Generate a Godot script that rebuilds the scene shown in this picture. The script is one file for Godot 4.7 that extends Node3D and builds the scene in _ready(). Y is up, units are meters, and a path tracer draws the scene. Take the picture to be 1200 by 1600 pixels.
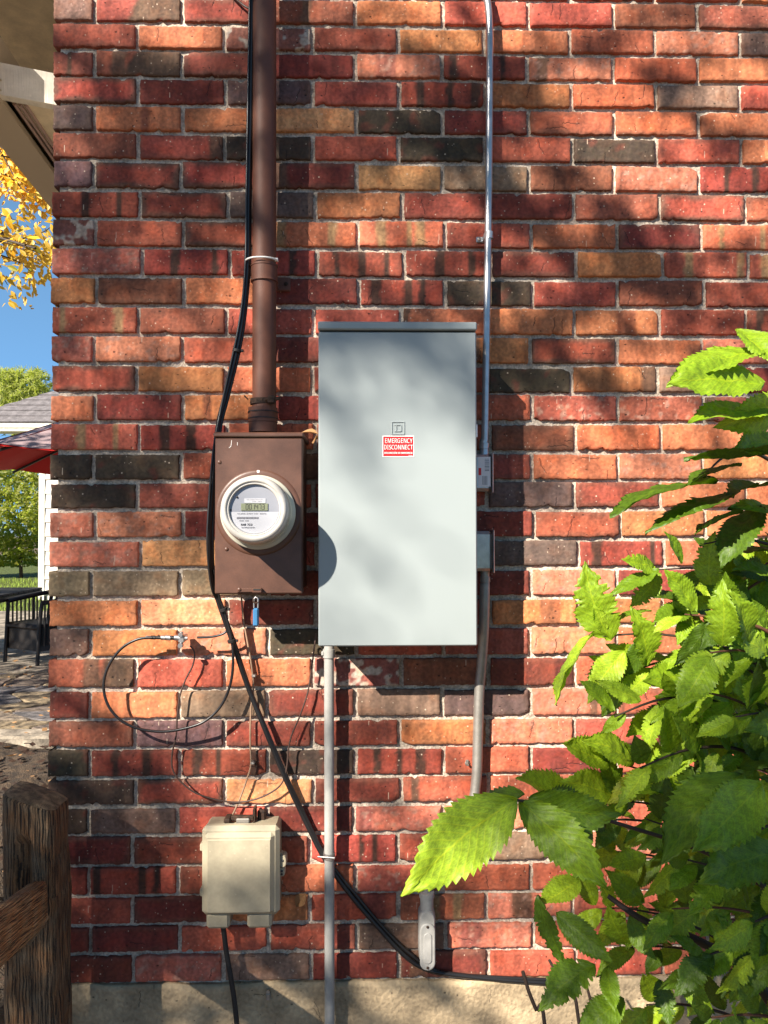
extends Node3D

var M := {}
var T := {}
var rng := RandomNumberGenerator.new()
var nz := FastNoiseLite.new()
const SUN := Vector3(-0.84, 0.88, 1.0)

func _ready():
	rng.seed = 77
	nz.seed = 5
	nz.noise_type = FastNoiseLite.TYPE_SIMPLEX
	nz.frequency = 1.0
	nz.fractal_octaves = 2
	# camera, sky, sun, exposure
	var cam := Camera3D.new()
	cam.name = "camera"
	cam.position = Vector3(0.0000, 1.5000, 1.7859)
	var r = Vector3(0.018883, -0.021420, -0.001482)
	cam.basis = Basis(Vector3.UP, r.y) * Basis(Vector3.RIGHT, r.x) * Basis(Vector3.BACK, r.z)
	cam.fov = 67.292
	cam.near = 0.05
	cam.far = 400.0
	add_child(cam)
	var env := Environment.new()
	env.background_mode = Environment.BG_SKY
	var sm := ProceduralSkyMaterial.new()
	sm.sky_top_color = Color(0.26, 0.34, 0.44)
	sm.sky_horizon_color = Color(0.47, 0.70, 0.92)
	sm.sky_curve = 0.30
	sm.ground_bottom_color = Color(0.20, 0.17, 0.13)
	sm.ground_horizon_color = Color(0.45, 0.50, 0.52)
	sm.sky_energy_multiplier = 0.75
	sm.ground_energy_multiplier = 1.0
	sm.sun_angle_max = 20.0
	env.sky = Sky.new()
	env.sky.sky_material = sm
	env.tonemap_mode = Environment.TONE_MAPPER_LINEAR
	env.tonemap_exposure = 2.75
	env.sdfgi_enabled = true
	env.ssao_enabled = true
	env.ssil_enabled = true
	var we := WorldEnvironment.new()
	we.name = "world_environment"
	we.environment = env
	add_child(we)
	var sun := DirectionalLight3D.new()
	sun.name = "sun"
	sun.light_energy = 1.6
	sun.light_color = Color(1.0, 0.955, 0.90)
	sun.light_angular_distance = 0.5
	sun.shadow_enabled = true
	sun.look_at_from_position(SUN * 10.0, Vector3.ZERO)
	add_child(sun)

	make_textures()
	make_materials()
	make_ground()
	make_wall()
	make_eave()
	make_shade_tree()
	make_house()
	make_background_plants()
	make_patio_furniture()
	make_fence()
	make_riser()
	make_meter_box()
	make_panel()
	make_conduits()
	make_network_box()
	make_cables()
	make_small_things()
	make_shrub()

# ---------------------------------------------------------------- naming
func thing(called: String, label: String, category: String, at := Vector3.ZERO, group := "") -> Node3D:
	var o := Node3D.new()
	o.name = free_name(self, called)
	o.position = at
	add_child(o, true)
	tag(o, label, category, group)
	return o

func tag(o: Node, label: String, category: String, group := "") -> void:
	o.set_meta("label", label)
	o.set_meta("category", category)
	if group != "":
		o.set_meta("group", group)

var taken := {}
func free_name(p: Node, called: String) -> String:
	var k := "%d/%s" % [p.get_instance_id(), called]
	var n: int = taken.get(k, 0)
	taken[k] = n + 1
	return called if n == 0 else "%s_%03d" % [called, n]

func put(called: String, mesh: Mesh, m: Material, p: Node3D, t := Transform3D()) -> MeshInstance3D:
	# one named mesh under p; mesh coordinates are the scene's, so p's own place is taken off
	var o := MeshInstance3D.new()
	o.name = free_name(p, called)
	o.mesh = mesh
	o.material_override = m
	var off := Vector3.ZERO
	var a: Node = p
	while a != self and a is Node3D:
		off += a.position
		a = a.get_parent()
	t.origin -= off
	o.transform = t
	p.add_child(o, true)
	return o

func obj(called: String, st: SurfaceTool, m: Material, p: Node3D) -> MeshInstance3D:
	st.generate_normals()
	return put(called, st.commit(), m, p)

func structure(o: Node3D) -> Node3D:
	o.set_meta("kind", "structure")
	return o

# ---------------------------------------------------------------- shapes
func mb() -> SurfaceTool:
	var st := SurfaceTool.new()
	st.begin(Mesh.PRIMITIVE_TRIANGLES)
	return st

func tri(st: SurfaceTool, a: Vector3, b: Vector3, c: Vector3) -> void:
	# counterclockwise as seen from outside
	st.add_vertex(a)
	st.add_vertex(c)
	st.add_vertex(b)

func quad(st: SurfaceTool, a: Vector3, b: Vector3, c: Vector3, d: Vector3) -> void:
	tri(st, a, b, c)
	tri(st, a, c, d)

func hull_prism(st: SurfaceTool, pts: Array, normal: Vector3, depth: float, bevel := 0.0) -> void:
	# pts counterclockwise seen from the side that normal points to; the front face lies in the points, the body goes back by depth
	st.set_smooth_group(-1)
	var c := Vector3.ZERO
	for p in pts:
		c += p
	c /= pts.size()
	var n := normal.normalized()
	var inner := []
	for p in pts:
		var d: Vector3 = c - p
		inner.append(p + d.normalized() * minf(bevel * 1.3, d.length() * 0.4))
	var k := pts.size()
	for i in k:
		var j := (i + 1) % k
		tri(st, c, inner[i], inner[j])
		tri(st, c - n * depth, pts[j] - n * depth, pts[i] - n * depth)
		if bevel > 0.0:
			quad(st, inner[i], pts[i] - n * bevel, pts[j] - n * bevel, inner[j])
		quad(st, pts[i] - n * bevel, pts[i] - n * depth, pts[j] - n * depth, pts[j] - n * bevel)

func box(st: SurfaceTool, lo: Vector3, hi: Vector3, bevel := 0.0, t := Transform3D()) -> void:
	# a box with chamfered edges
	st.set_smooth_group(-1)
	var c := (lo + hi) / 2.0
	var h := (hi - lo) / 2.0
	var b := minf(bevel, minf(h.x, minf(h.y, h.z)) * 0.9)
	var P := func(sx, sy, sz, axis):
		var v := Vector3(sx * h.x, sy * h.y, sz * h.z)
		if axis != 0: v.x -= sx * b
		if axis != 1: v.y -= sy * b
		if axis != 2: v.z -= sz * b
		return t * (c + v)
	for s in [-1, 1]:
		var f := [[P.call(s, -1, -1, 0), P.call(s, 1, -1, 0), P.call(s, 1, 1, 0), P.call(s, -1, 1, 0)],
			[P.call(-1, s, -1, 1), P.call(-1, s, 1, 1), P.call(1, s, 1, 1), P.call(1, s, -1, 1)],
			[P.call(-1, -1, s, 2), P.call(1, -1, s, 2), P.call(1, 1, s, 2), P.call(-1, 1, s, 2)]]
		for q in f:
			if s > 0: quad(st, q[0], q[1], q[2], q[3])
			else: quad(st, q[3], q[2], q[1], q[0])
	if b <= 0.0:
		return
	for s in [-1, 1]:
		for u in [-1, 1]:
			var e := [[P.call(s, u, -1, 0), P.call(s, u, 1, 0), P.call(s, u, 1, 1), P.call(s, u, -1, 1)],
				[P.call(-1, s, u, 1), P.call(1, s, u, 1), P.call(1, s, u, 2), P.call(-1, s, u, 2)],
				[P.call(u, -1, s, 2), P.call(u, 1, s, 2), P.call(u, 1, s, 0), P.call(u, -1, s, 0)]]
			for q in e:
				var nn: Vector3 = (q[2] - q[0]).cross(q[1] - q[0])
				if nn.dot((q[0] + q[2]) / 2.0 - t * c) < 0.0: quad(st, q[0], q[1], q[2], q[3])
				else: quad(st, q[3], q[2], q[1], q[0])
			for w in [-1, 1]:
				var a: Vector3 = P.call(s, u, w, 0)
				var d: Vector3 = P.call(s, u, w, 1)
				var g: Vector3 = P.call(s, u, w, 2)
				if (d - a).cross(g - a).dot(a - t * c) > 0.0: tri(st, a, d, g)
				else: tri(st, a, g, d)

func smooth_path(pts: Array, n := 6) -> Array:
	if pts.size() < 3:
		return pts
	var out := []
	for i in pts.size() - 1:
		var p0: Vector3 = pts[maxi(i - 1, 0)]
		var p1: Vector3 = pts[i]
		var p2: Vector3 = pts[i + 1]
		var p3: Vector3 = pts[mini(i + 2, pts.size() - 1)]
		for k in n:
			var t := float(k) / n
			out.append(0.5 * (2.0 * p1 + (p2 - p0) * t + (2.0 * p0 - 5.0 * p1 + 4.0 * p2 - p3) * t * t + (3.0 * p1 - p0 - 3.0 * p2 + p3) * t * t * t))
	out.append(pts[-1])
	return out

func tube(st: SurfaceTool, pts: Array, r0: float, r1 := -1.0, sides := 10) -> void:
	st.set_smooth_group(0)
	if r1 < 0.0: r1 = r0
	var rings := []
	var x := Vector3.ZERO
	for i in pts.size():
		var d: Vector3 = (pts[mini(i + 1, pts.size() - 1)] - pts[maxi(i - 1, 0)]).normalized()
		if i == 0:
			x = d.cross(Vector3.UP if absf(d.y) < 0.9 else Vector3.BACK).normalized()
		else:
			x = (x - d * x.dot(d)).normalized()
		var y := d.cross(x)
		var r := lerpf(r0, r1, float(i) / maxi(1, pts.size() - 1))
		var ring := []
		for k in sides:
			var a := TAU * k / sides
			ring.append(pts[i] + (x * cos(a) + y * sin(a)) * r)
		rings.append(ring)
	for i in rings.size() - 1:
		for k in sides:
			var l := (k + 1) % sides
			quad(st, rings[i][k], rings[i][l], rings[i + 1][l], rings[i + 1][k])
	st.set_smooth_group(-1)
	for k in sides:
		var l := (k + 1) % sides
		tri(st, pts[0], rings[0][l], rings[0][k])
		tri(st, pts[-1], rings[-1][k], rings[-1][l])

func rod(st: SurfaceTool, a: Vector3, b: Vector3, r: float, sides := 8) -> void:
	tube(st, [a, b], r, r, sides)

func lathe(st: SurfaceTool, prof: Array, t: Transform3D, sides := 48, sharp := []) -> void:
	# prof: Vector2(radius, height along local z) from the outer back rim to the front centre
	for i in prof.size() - 1:
		st.set_smooth_group(-1 if i in sharp else 0)
		for k in sides:
			var a := TAU * k / sides
			var b := TAU * (k + 1) / sides
			var p0: Vector2 = prof[i]
			var p1: Vector2 = prof[i + 1]
			var A := t * Vector3(p0.x * cos(a), p0.x * sin(a), p0.y)
			var B := t * Vector3(p0.x * cos(b), p0.x * sin(b), p0.y)
			var C := t * Vector3(p1.x * cos(b), p1.x * sin(b), p1.y)
			var D := t * Vector3(p1.x * cos(a), p1.x * sin(a), p1.y)
			if p0.x < 1e-6: tri(st, A, C, D)
			elif p1.x < 1e-6: tri(st, A, B, C)
			else: quad(st, A, B, C, D)

func ring_pts(at: Vector3, r: float, axis: Vector3, n := 40, from := 0.0, to := TAU) -> Array:
	var z := axis.normalized()
	var x := z.cross(Vector3.UP if absf(z.y) < 0.9 else Vector3.RIGHT).normalized()
	var y := z.cross(x)
	var o := []
	for k in n + 1:
		var a := lerpf(from, to, float(k) / n)
		o.append(at + (x * cos(a) + y * sin(a)) * r)
	return o

func grid_mesh(pos: PackedVector3Array, cols: int, col := PackedColorArray(), uv := PackedVector2Array()) -> ArrayMesh:
	# rows of cols points; row goes up, column to the right: the front is counterclockwise right then up
	var rows := pos.size() / cols
	var idx := PackedInt32Array()
	var nrm := PackedVector3Array()
	nrm.resize(pos.size())
	for j in rows - 1:
		for i in cols - 1:
			var a := j * cols + i
			var b := a + 1
			var c := a + cols + 1
			var d := a + cols
			idx.append_array(PackedInt32Array([a, c, b, a, d, c]))
			var n := (pos[c] - pos[a]).cross(pos[d] - pos[b])
			if n.length_squared() > 0.0: n = n.normalized()
			nrm[a] += n
			nrm[b] += n
			nrm[c] += n
			nrm[d] += n
	for i in nrm.size():
		nrm[i] = nrm[i].normalized()
	var arr := []
	arr.resize(Mesh.ARRAY_MAX)
	arr[Mesh.ARRAY_VERTEX] = pos
	arr[Mesh.ARRAY_NORMAL] = nrm
	arr[Mesh.ARRAY_INDEX] = idx
	if col.size(): arr[Mesh.ARRAY_COLOR] = col
	if uv.size(): arr[Mesh.ARRAY_TEX_UV] = uv
	var m := ArrayMesh.new()
	m.add_surface_from_arrays(Mesh.PRIMITIVE_TRIANGLES, arr)
	return m

func letters(called: String, s: String, height: float, at: Vector3, m: Material, p: Node3D, b := Basis(), bold := true, stretch := 0.0) -> void:
	# raised print, height metres tall, centred on at; stretch is the wanted width
	var f := SystemFont.new()
	f.font_names = PackedStringArray(["Droid Sans"])
	f.font_weight = 700 if bold else 400
	var tm := TextMesh.new()
	tm.font = f
	tm.text = s
	tm.font_size = 24
	tm.pixel_size = height / 24.0 * 1.38
	tm.depth = 0.0004
	tm.curve_step = 2.0
	var sx := 1.0
	if stretch > 0.0:
		sx = stretch / maxf(tm.get_aabb().size.x, 1e-5)
	put(called, tm, m, p, Transform3D(b * Basis.from_scale(Vector3(sx, 1, 1)), at))

# ---------------------------------------------------------------- materials
func mat(c: Color, rough := 0.8, metal := 0.0) -> StandardMaterial3D:
	# c is a linear real-world base colour
	var m := StandardMaterial3D.new()
	m.albedo_color = c.linear_to_srgb()
	m.roughness = rough
	m.metallic = metal
	return m

func wrap_tex(m: StandardMaterial3D, albedo: Texture2D, bump: Texture2D, per_metre: float, relief_cm := 0.1, world := true) -> StandardMaterial3D:
	m.uv1_triplanar = true
	m.uv1_world_triplanar = world
	m.uv1_scale = Vector3.ONE * per_metre
	if albedo: m.albedo_texture = albedo
	if bump:
		m.heightmap_enabled = true
		m.heightmap_texture = bump
		m.heightmap_scale = relief_cm
	return m

func tileable(seed_: int, freq: float, oct: int, size := 256, type := FastNoiseLite.TYPE_SIMPLEX) -> Image:
	var n := FastNoiseLite.new()
	n.seed = seed_
	n.noise_type = type
	n.frequency = freq
	n.fractal_octaves = oct
	return n.get_seamless_image(size, size)

func image_of(size: int, f: Callable) -> ImageTexture:
	var im := Image.create(size, size, false, Image.FORMAT_RGB8)
	for y in size:
		for x in size:
			im.set_pixel(x, y, f.call(x, y))
	return ImageTexture.create_from_image(im)

func grey(v: float) -> Color:
	return Color(v, v, v)

func make_textures() -> void:
	var S := 512
	var fine := tileable(1, 0.11, 3, S)
	var mid := tileable(2, 0.02, 3, S)
	var cell := tileable(3, 0.06, 1, S, FastNoiseLite.TYPE_CELLULAR)
	var drag := tileable(8, 0.035, 3, S)
	var tr := RandomNumberGenerator.new()
	tr.seed = 4
	# pale specks and pits of fired clay, placed one by one
	var speck := Image.create(S, S, false, Image.FORMAT_RGB8)
	speck.fill(Color(0.5, 0.5, 0.5))
	for k in 420:
		var px := tr.randi() % S
		var py := tr.randi() % S
		var dark := tr.randf() < 0.55
		var w := tr.randi_range(1, 3) if dark else tr.randi_range(1, 2)
		var h := tr.randi_range(1, 2) if dark else (tr.randi_range(1, 2) if tr.randf() < 0.75 else tr.randi_range(4, 9))
		if not dark and h > 3: w = 1
		speck.fill_rect(Rect2i(px, py, w, h), Color(0.08, 0.08, 0.08) if dark else Color(0.95, 0.95, 0.95))
	for k in 34:
		# hairline cracks, mostly upright
		var cx := float(tr.randi() % S)
		var cy := float(tr.randi() % S)
		var lean := tr.randf_range(-0.5, 0.5)
		var flat := tr.randf() < 0.3
		for l in tr.randi_range(9, 34):
			speck.set_pixel(posmod(int(cx), S), posmod(int(cy), S), Color(0.08, 0.08, 0.08))
			if flat:
				cx += 1.0
				cy += tr.randf_range(-0.9, 0.9)
			else:
				cy += 1.0
				cx += lean + tr.randf_range(-0.9, 0.9)
	T.brick = image_of(S, func(x, y):
		var a: float = fine.get_pixel(x, y).r
		var b: float = mid.get_pixel(x, y).r
		var d: float = drag.get_pixel(x, (y / 5) % S).r
		var v := 0.56 + 0.26 * a + 0.10 * b + 0.26 * d
		var c := Color(v, v, v)
		c = c.lerp(Color(v * 1.0, v * 0.93, v * 0.88), clampf((b - 0.5) * 3.0, 0, 1))
		var s: float = speck.get_pixel(x, y).r
		if s < 0.2: c = c * 0.45
		elif s > 0.9: c = Color(1, 1, 1)
		c.a = 1.0
		return c)
	var fl := Image.create(S, S, false, Image.FORMAT_RGBA8)
	fl.fill(Color(0.8, 0.72, 0.62, 0))
	for k in 520:
		var tall := tr.randf() < 0.06
		var px := tr.randi() % S
		var py := tr.randi() % S
		fl.fill_rect(Rect2i(px, py, 1 if tall or tr.randf() < 0.7 else 2, tr.randi_range(4, 11) if tall else tr.randi_range(1, 2)), Color(0.86, 0.78, 0.68, tr.randf_range(0.45, 0.95)))
	T.flecks = ImageTexture.create_from_image(fl)
	T.brick_bump = image_of(S, func(x, y):
		var a: float = fine.get_pixel(x, y).r
		var d: float = drag.get_pixel(x, (y / 4) % S).r
		var k: float = cell.get_pixel(x, y).r
		var s: float = speck.get_pixel(x, y).r
		return grey(clampf(0.35 + 0.25 * a + 0.3 * d + 0.12 * k - (0.35 if s < 0.2 else 0.0), 0, 1)))
	var blot := tileable(12, 0.012, 4, S)
	T.mortar = image_of(S, func(x, y):
		var v: float = 0.42 + 0.30 * fine.get_pixel(x, y).r + 0.12 * mid.get_pixel((x * 2) % S, (y * 2) % S).r + 0.34 * blot.get_pixel(x, y).r
		return Color(v, v * 0.985, v * 0.96))
	T.concrete = image_of(S, func(x, y):
		var b: float = blot.get_pixel(x, y).r
		var v: float = 0.45 + 0.22 * fine.get_pixel(x, y).r + 0.55 * (b - 0.3)
		v = clampf(v, 0.2, 1.0)
		return Color(v, v * 0.97, v * 0.92))
	T.parge = image_of(S, func(x, y):
		var b: float = blot.get_pixel(x, y).r
		var v: float = clampf(0.66 + 0.16 * fine.get_pixel(x, y).r + 0.30 * (b - 0.4), 0.3, 1.0)
		if speck.get_pixel(x, y).r < 0.2: v *= 0.55
		return Color(v, v * 0.97, v * 0.90))
	T.rough = image_of(S, func(x, y): return grey(clampf(0.2 + 0.4 * fine.get_pixel(x, y).r + 0.4 * mid.get_pixel(x, y).r, 0, 1)))
	T.paint = image_of(256, func(x, y): return grey(0.5 + 0.3 * (fine.get_pixel(x * 2, y * 2).r - 0.5)))
	T.dirt = image_of(256, func(x, y):
		var b: float = blot.get_pixel(x * 2, y * 2).r
		var a: float = fine.get_pixel(x * 2, y * 2).r
		var v := 0.84 + 0.14 * (b - 0.3) + 0.05 * a
		if speck.get_pixel(x * 2, y * 2).r > 0.9: v = 1.0
		return Color(v, v * 0.985, v * 0.965))
	# weathered wood: grain runs along the texture's y
	var g1 := tileable(21, 0.05, 3, S)
	T.wood = image_of(S, func(x, y):
		var wob := int(7.0 * mid.get_pixel(x, y).r)
		var a: float = g1.get_pixel((x * 3 + wob) % S, (y / 10) % S).r
		var b: float = fine.get_pixel((x + wob) % S, (y / 8) % S).r
		var o: float = blot.get_pixel(x, y).r
		var v := clampf(0.42 + 0.50 * (a - 0.25) + 0.22 * b, 0.08, 1.0)
		if a < 0.30: v *= 0.55
		return Color(v, v * lerpf(0.78, 0.95, o), v * lerpf(0.58, 0.88, o)))
	T.wood_bump = image_of(S, func(x, y):
		var wob := int(7.0 * mid.get_pixel(x, y).r)
		var a: float = g1.get_pixel((x * 3 + wob) % S, (y / 10) % S).r
		return grey(clampf(a * 1.4 - 0.2, 0, 1)))
	# leaf: u from stalk to tip, v across
	T.leaf = image_of(256, func(x, y):
		var u: float = x / 255.0
		var v: float = absf(y / 255.0 - 0.5) * 2.0
		var a: float = fine.get_pixel(x, y).r
		var b: float = mid.get_pixel(x * 2 % S, y).r
		var ph: float = (u - 0.30 * v * (1.0 - 0.3 * u)) * 13.0 + (0.5 if y < 128 else 0.0)
		var vein: float = absf(ph - roundf(ph))
		var s := 0.74 + 0.22 * a + 0.22 * (b - 0.5)
		var c := Color(s * 0.92, s, s * 0.8)
		var w := clampf(1.0 - vein / 0.085, 0, 1) * 0.62 + clampf(1.0 - v / 0.045, 0, 1) * 0.85
		return c.lerp(Color(1.0, 0.98, 0.72), clampf(w, 0, 0.8)))
	T.leaf_bump = image_of(256, func(x, y):
		var u: float = x / 255.0
		var v: float = absf(y / 255.0 - 0.5) * 2.0
		var ph: float = (u - 0.30 * v * (1.0 - 0.3 * u)) * 13.0 + (0.5 if y < 128 else 0.0)
		var vein: float = absf(ph - roundf(ph)) * 2.0
		return grey(clampf(0.15 + 0.75 * sqrt(vein) + 0.1 * fine.get_pixel(x, y).r - clampf(1.0 - v / 0.05, 0, 1) * 0.3, 0, 1)))

func make_materials() -> void:
	var b := mat(Color(1, 1, 1), 0.86)
	b.vertex_color_use_as_albedo = true
	M.brick = wrap_tex(b, T.brick, T.brick_bump, 1.0 / 0.75, 0.34)
	M.brick.detail_enabled = true
	M.brick.detail_blend_mode = BaseMaterial3D.BLEND_MODE_MIX
	M.brick.detail_albedo = T.flecks
	M.brick.detail_uv_layer = BaseMaterial3D.DETAIL_UV_1
	M.mortar = wrap_tex(mat(Color(0.72, 0.64, 0.54), 0.95), T.mortar, T.rough, 1.0 / 0.45, 0.35)
	M.foundation = wrap_tex(mat(Color(0.66, 0.54, 0.39), 0.95), T.parge, T.rough, 1.0 / 0.8, 0.5)
	M.brown_paint = wrap_tex(mat(Color(0.112, 0.053, 0.035), 0.42), T.dirt, T.paint, 1.0 / 0.3, 0.03)
	M.brown_old = wrap_tex(mat(Color(0.15, 0.055, 0.030), 0.6), T.dirt, T.paint, 1.0 / 0.25, 0.06)
	M.grey_paint = wrap_tex(mat(Color(0.285, 0.325, 0.325), 0.36), null, T.paint, 1.0 / 0.9, 0.012)
	M.grey_dark = mat(Color(0.10, 0.11, 0.11), 0.5)
	M.steel = wrap_tex(mat(Color(0.62, 0.63, 0.64), 0.36, 0.85), T.dirt, T.paint, 1.0 / 0.2, 0.02)
	M.steel_dull = wrap_tex(mat(Color(0.46, 0.45, 0.42), 0.5, 0.75), T.dirt, T.rough, 1.0 / 0.2, 0.03)
	M.pvc = wrap_tex(mat(Color(0.42, 0.43, 0.42), 0.5), T.dirt, T.paint, 1.0 / 0.3, 0.015)
	M.beige = wrap_tex(mat(Color(0.47, 0.43, 0.315), 0.6), T.concrete, T.paint, 1.0 / 0.6, 0.02)
	M.beige.albedo_texture = T.dirt
	M.white_plastic = wrap_tex(mat(Color(0.60, 0.60, 0.575), 0.3), T.dirt, null, 1.0 / 0.3)
	M.clear_plastic = mat(Color(0.48, 0.47, 0.385), 0.22)
	M.face_grey = mat(Color(0.25, 0.26, 0.29), 0.35)
	M.face_grey.clearcoat_enabled = true
	M.face_grey.clearcoat = 0.6
	M.face_grey.clearcoat_roughness = 0.06
	M.face_white = mat(Color(0.44, 0.45, 0.48), 0.35)
	M.lcd = mat(Color(0.19, 0.21, 0.13), 0.3)
	M.ink = mat(Color(0.03, 0.03, 0.035), 0.6)
	M.ink_soft = mat(Color(0.17, 0.17, 0.19), 0.6)
	M.label_red = mat(Color(0.74, 0.010, 0.012), 0.45)
	M.label_white = mat(Color(0.86, 0.80, 0.78), 0.5)
	M.rubber = mat(Color(0.012, 0.012, 0.013), 0.36)
	M.rubber_dull = mat(Color(0.016, 0.014, 0.013), 0.6)
	M.wire_brown = mat(Color(0.055, 0.030, 0.022), 0.55)
	M.wire_beige = mat(Color(0.30, 0.19, 0.12), 0.6)
	M.zip = mat(Color(0.78, 0.76, 0.72), 0.4)
	M.blue = mat(Color(0.045, 0.17, 0.34), 0.32)
	M.rust = wrap_tex(mat(Color(0.10, 0.055, 0.035), 0.75, 0.2), T.concrete, T.rough, 1.0 / 0.1, 0.1)
	M.white_paint = wrap_tex(mat(Color(0.80, 0.78, 0.70), 0.55), T.dirt, T.wood_bump, 1.0 / 0.5, 0.05)
	M.soffit = wrap_tex(mat(Color(0.86, 0.76, 0.55), 0.8), T.dirt, T.rough, 1.0 / 0.7, 0.05)
	M.fascia = mat(Color(0.40, 0.33, 0.24), 0.6)
	M.trim_brown = mat(Color(0.30, 0.20, 0.17), 0.6)
	M.siding = wrap_tex(mat(Color(0.80, 0.77, 0.72), 0.6), T.dirt, null, 1.0 / 1.5)
	M.shingle = wrap_tex(mat(Color(0.23, 0.22, 0.24), 0.9), T.mortar, T.rough, 1.0 / 1.2, 1.0)
	M.umbrella = wrap_tex(mat(Color(0.46, 0.36, 0.39), 0.55), T.dirt, null, 1.0 / 1.0)  # pale mauve carries the cloth's sheen in the sun
	M.umbrella.backlight_enabled = true
	M.umbrella.backlight = Color(0.62, 0.012, 0.012)
	M.umbrella_red = mat(Color(0.62, 0.012, 0.012), 0.85)  # strong red includes sunlight coming through the cloth
	M.black_metal = mat(Color(0.010, 0.009, 0.009), 0.42)
	M.wicker = mat(Color(0.009, 0.007, 0.006), 0.5)
	M.table_top = mat(Color(0.012, 0.011, 0.011), 0.7)
	M.soil = wrap_tex(mat(Color(0.12, 0.085, 0.055), 0.95), T.concrete, T.rough, 1.0 / 0.7, 2.0)
	M.bounce_ground = wrap_tex(mat(Color(0.25, 0.185, 0.12), 0.95), T.concrete, T.rough, 1.0 / 0.9, 1.0)  # ground mostly out of view; tan set to bounce warm light onto the wall
	M.slab = wrap_tex(mat(Color(0.52, 0.48, 0.42), 0.9), T.concrete, T.rough, 1.0 / 1.5, 0.4)
	for k in 4:
		var c: Color = [Color(0.36, 0.31, 0.26), Color(0.24, 0.24, 0.27), Color(0.42, 0.35, 0.24), Color(0.29, 0.24, 0.21)][k]
		M["stone%d" % k] = wrap_tex(mat(c, 0.85), T.concrete, T.rough, 1.0 / 0.6, 0.8)
	M.grass = mat(Color(0.17, 0.25, 0.025), 0.8)
	M.lawn = wrap_tex(mat(Color(0.15, 0.22, 0.025), 0.95), T.concrete, T.rough, 1.0, 2.0)
	M.wood = wrap_tex(mat(Color(0.40, 0.315, 0.22), 0.9), T.wood, T.wood_bump, 1.0 / 0.35, 0.6)
	M.wood_rail = wrap_tex(mat(Color(0.72, 0.58, 0.37), 0.9), T.wood, T.wood_bump, 1.0 / 0.35, 0.5, false)
	M.wood.uv1_triplanar = false
	M.wood_rail.uv1_triplanar = false
	M.wood.uv1_scale = Vector3.ONE
	M.wood_rail.uv1_scale = Vector3.ONE
	M.lit_end_grain = wrap_tex(mat(Color(0.70, 0.54, 0.35), 0.95), T.concrete, T.wood_bump, 1.0 / 0.16, 1.2)  # end grain, its lighter tone standing in for light on the post top
	M.bark = wrap_tex(mat(Color(0.11, 0.08, 0.06), 0.95), T.wood, T.wood_bump, 1.0 / 0.4, 1.5)
	M.twig = mat(Color(0.035, 0.022, 0.015), 0.7)
	M.twig_red = mat(Color(0.11, 0.045, 0.022), 0.7)
	M.leafage = leaf_mat(Color(0.055, 0.085, 0.02), 0.55)
	for k in 5:
		var c: Color = [Color(0.20, 0.30, 0.016), Color(0.34, 0.46, 0.026), Color(0.50, 0.62, 0.050), Color(0.11, 0.18, 0.012), Color(0.58, 0.54, 0.05)][k]  # greens from dark to bright
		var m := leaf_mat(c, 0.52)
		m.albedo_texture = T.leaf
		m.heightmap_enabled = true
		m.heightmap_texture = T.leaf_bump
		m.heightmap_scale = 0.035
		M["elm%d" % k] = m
	for k in 4:
		M["ash%d" % k] = leaf_mat([Color(0.78, 0.42, 0.018), Color(0.85, 0.54, 0.03), Color(0.44, 0.29, 0.02), Color(0.22, 0.25, 0.02)][k], 0.5)
	for k in 3:
		M["hedge%d" % k] = leaf_mat([Color(0.075, 0.095, 0.012), Color(0.16, 0.16, 0.02), Color(0.03, 0.042, 0.008)][k], 0.5)  # darkest green goes to the inner leaves, shade painted into it
	M.pine = leaf_mat(Color(0.36, 0.37, 0.13), 0.6)
	for k in 4: M["ash%d" % k].backlight = Color(0.82, 0.70, 0.30)
	M.dry = leaf_mat(Color(0.22, 0.115, 0.045), 0.8)
	M.dry_pale = leaf_mat(Color(0.36, 0.20, 0.085), 0.8)
	M.dry.backlight = Color(0.40, 0.28, 0.14)
	M.dry_pale.backlight = Color(0.40, 0.28, 0.14)

func leaf_mat(c: Color, rough: float) -> StandardMaterial3D:
	var m := mat(c, rough)
	m.backlight_enabled = true
	m.backlight = Color(0.76, 0.82, 0.30)
	m.cull_mode = BaseMaterial3D.CULL_DISABLED
	return m

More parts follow.
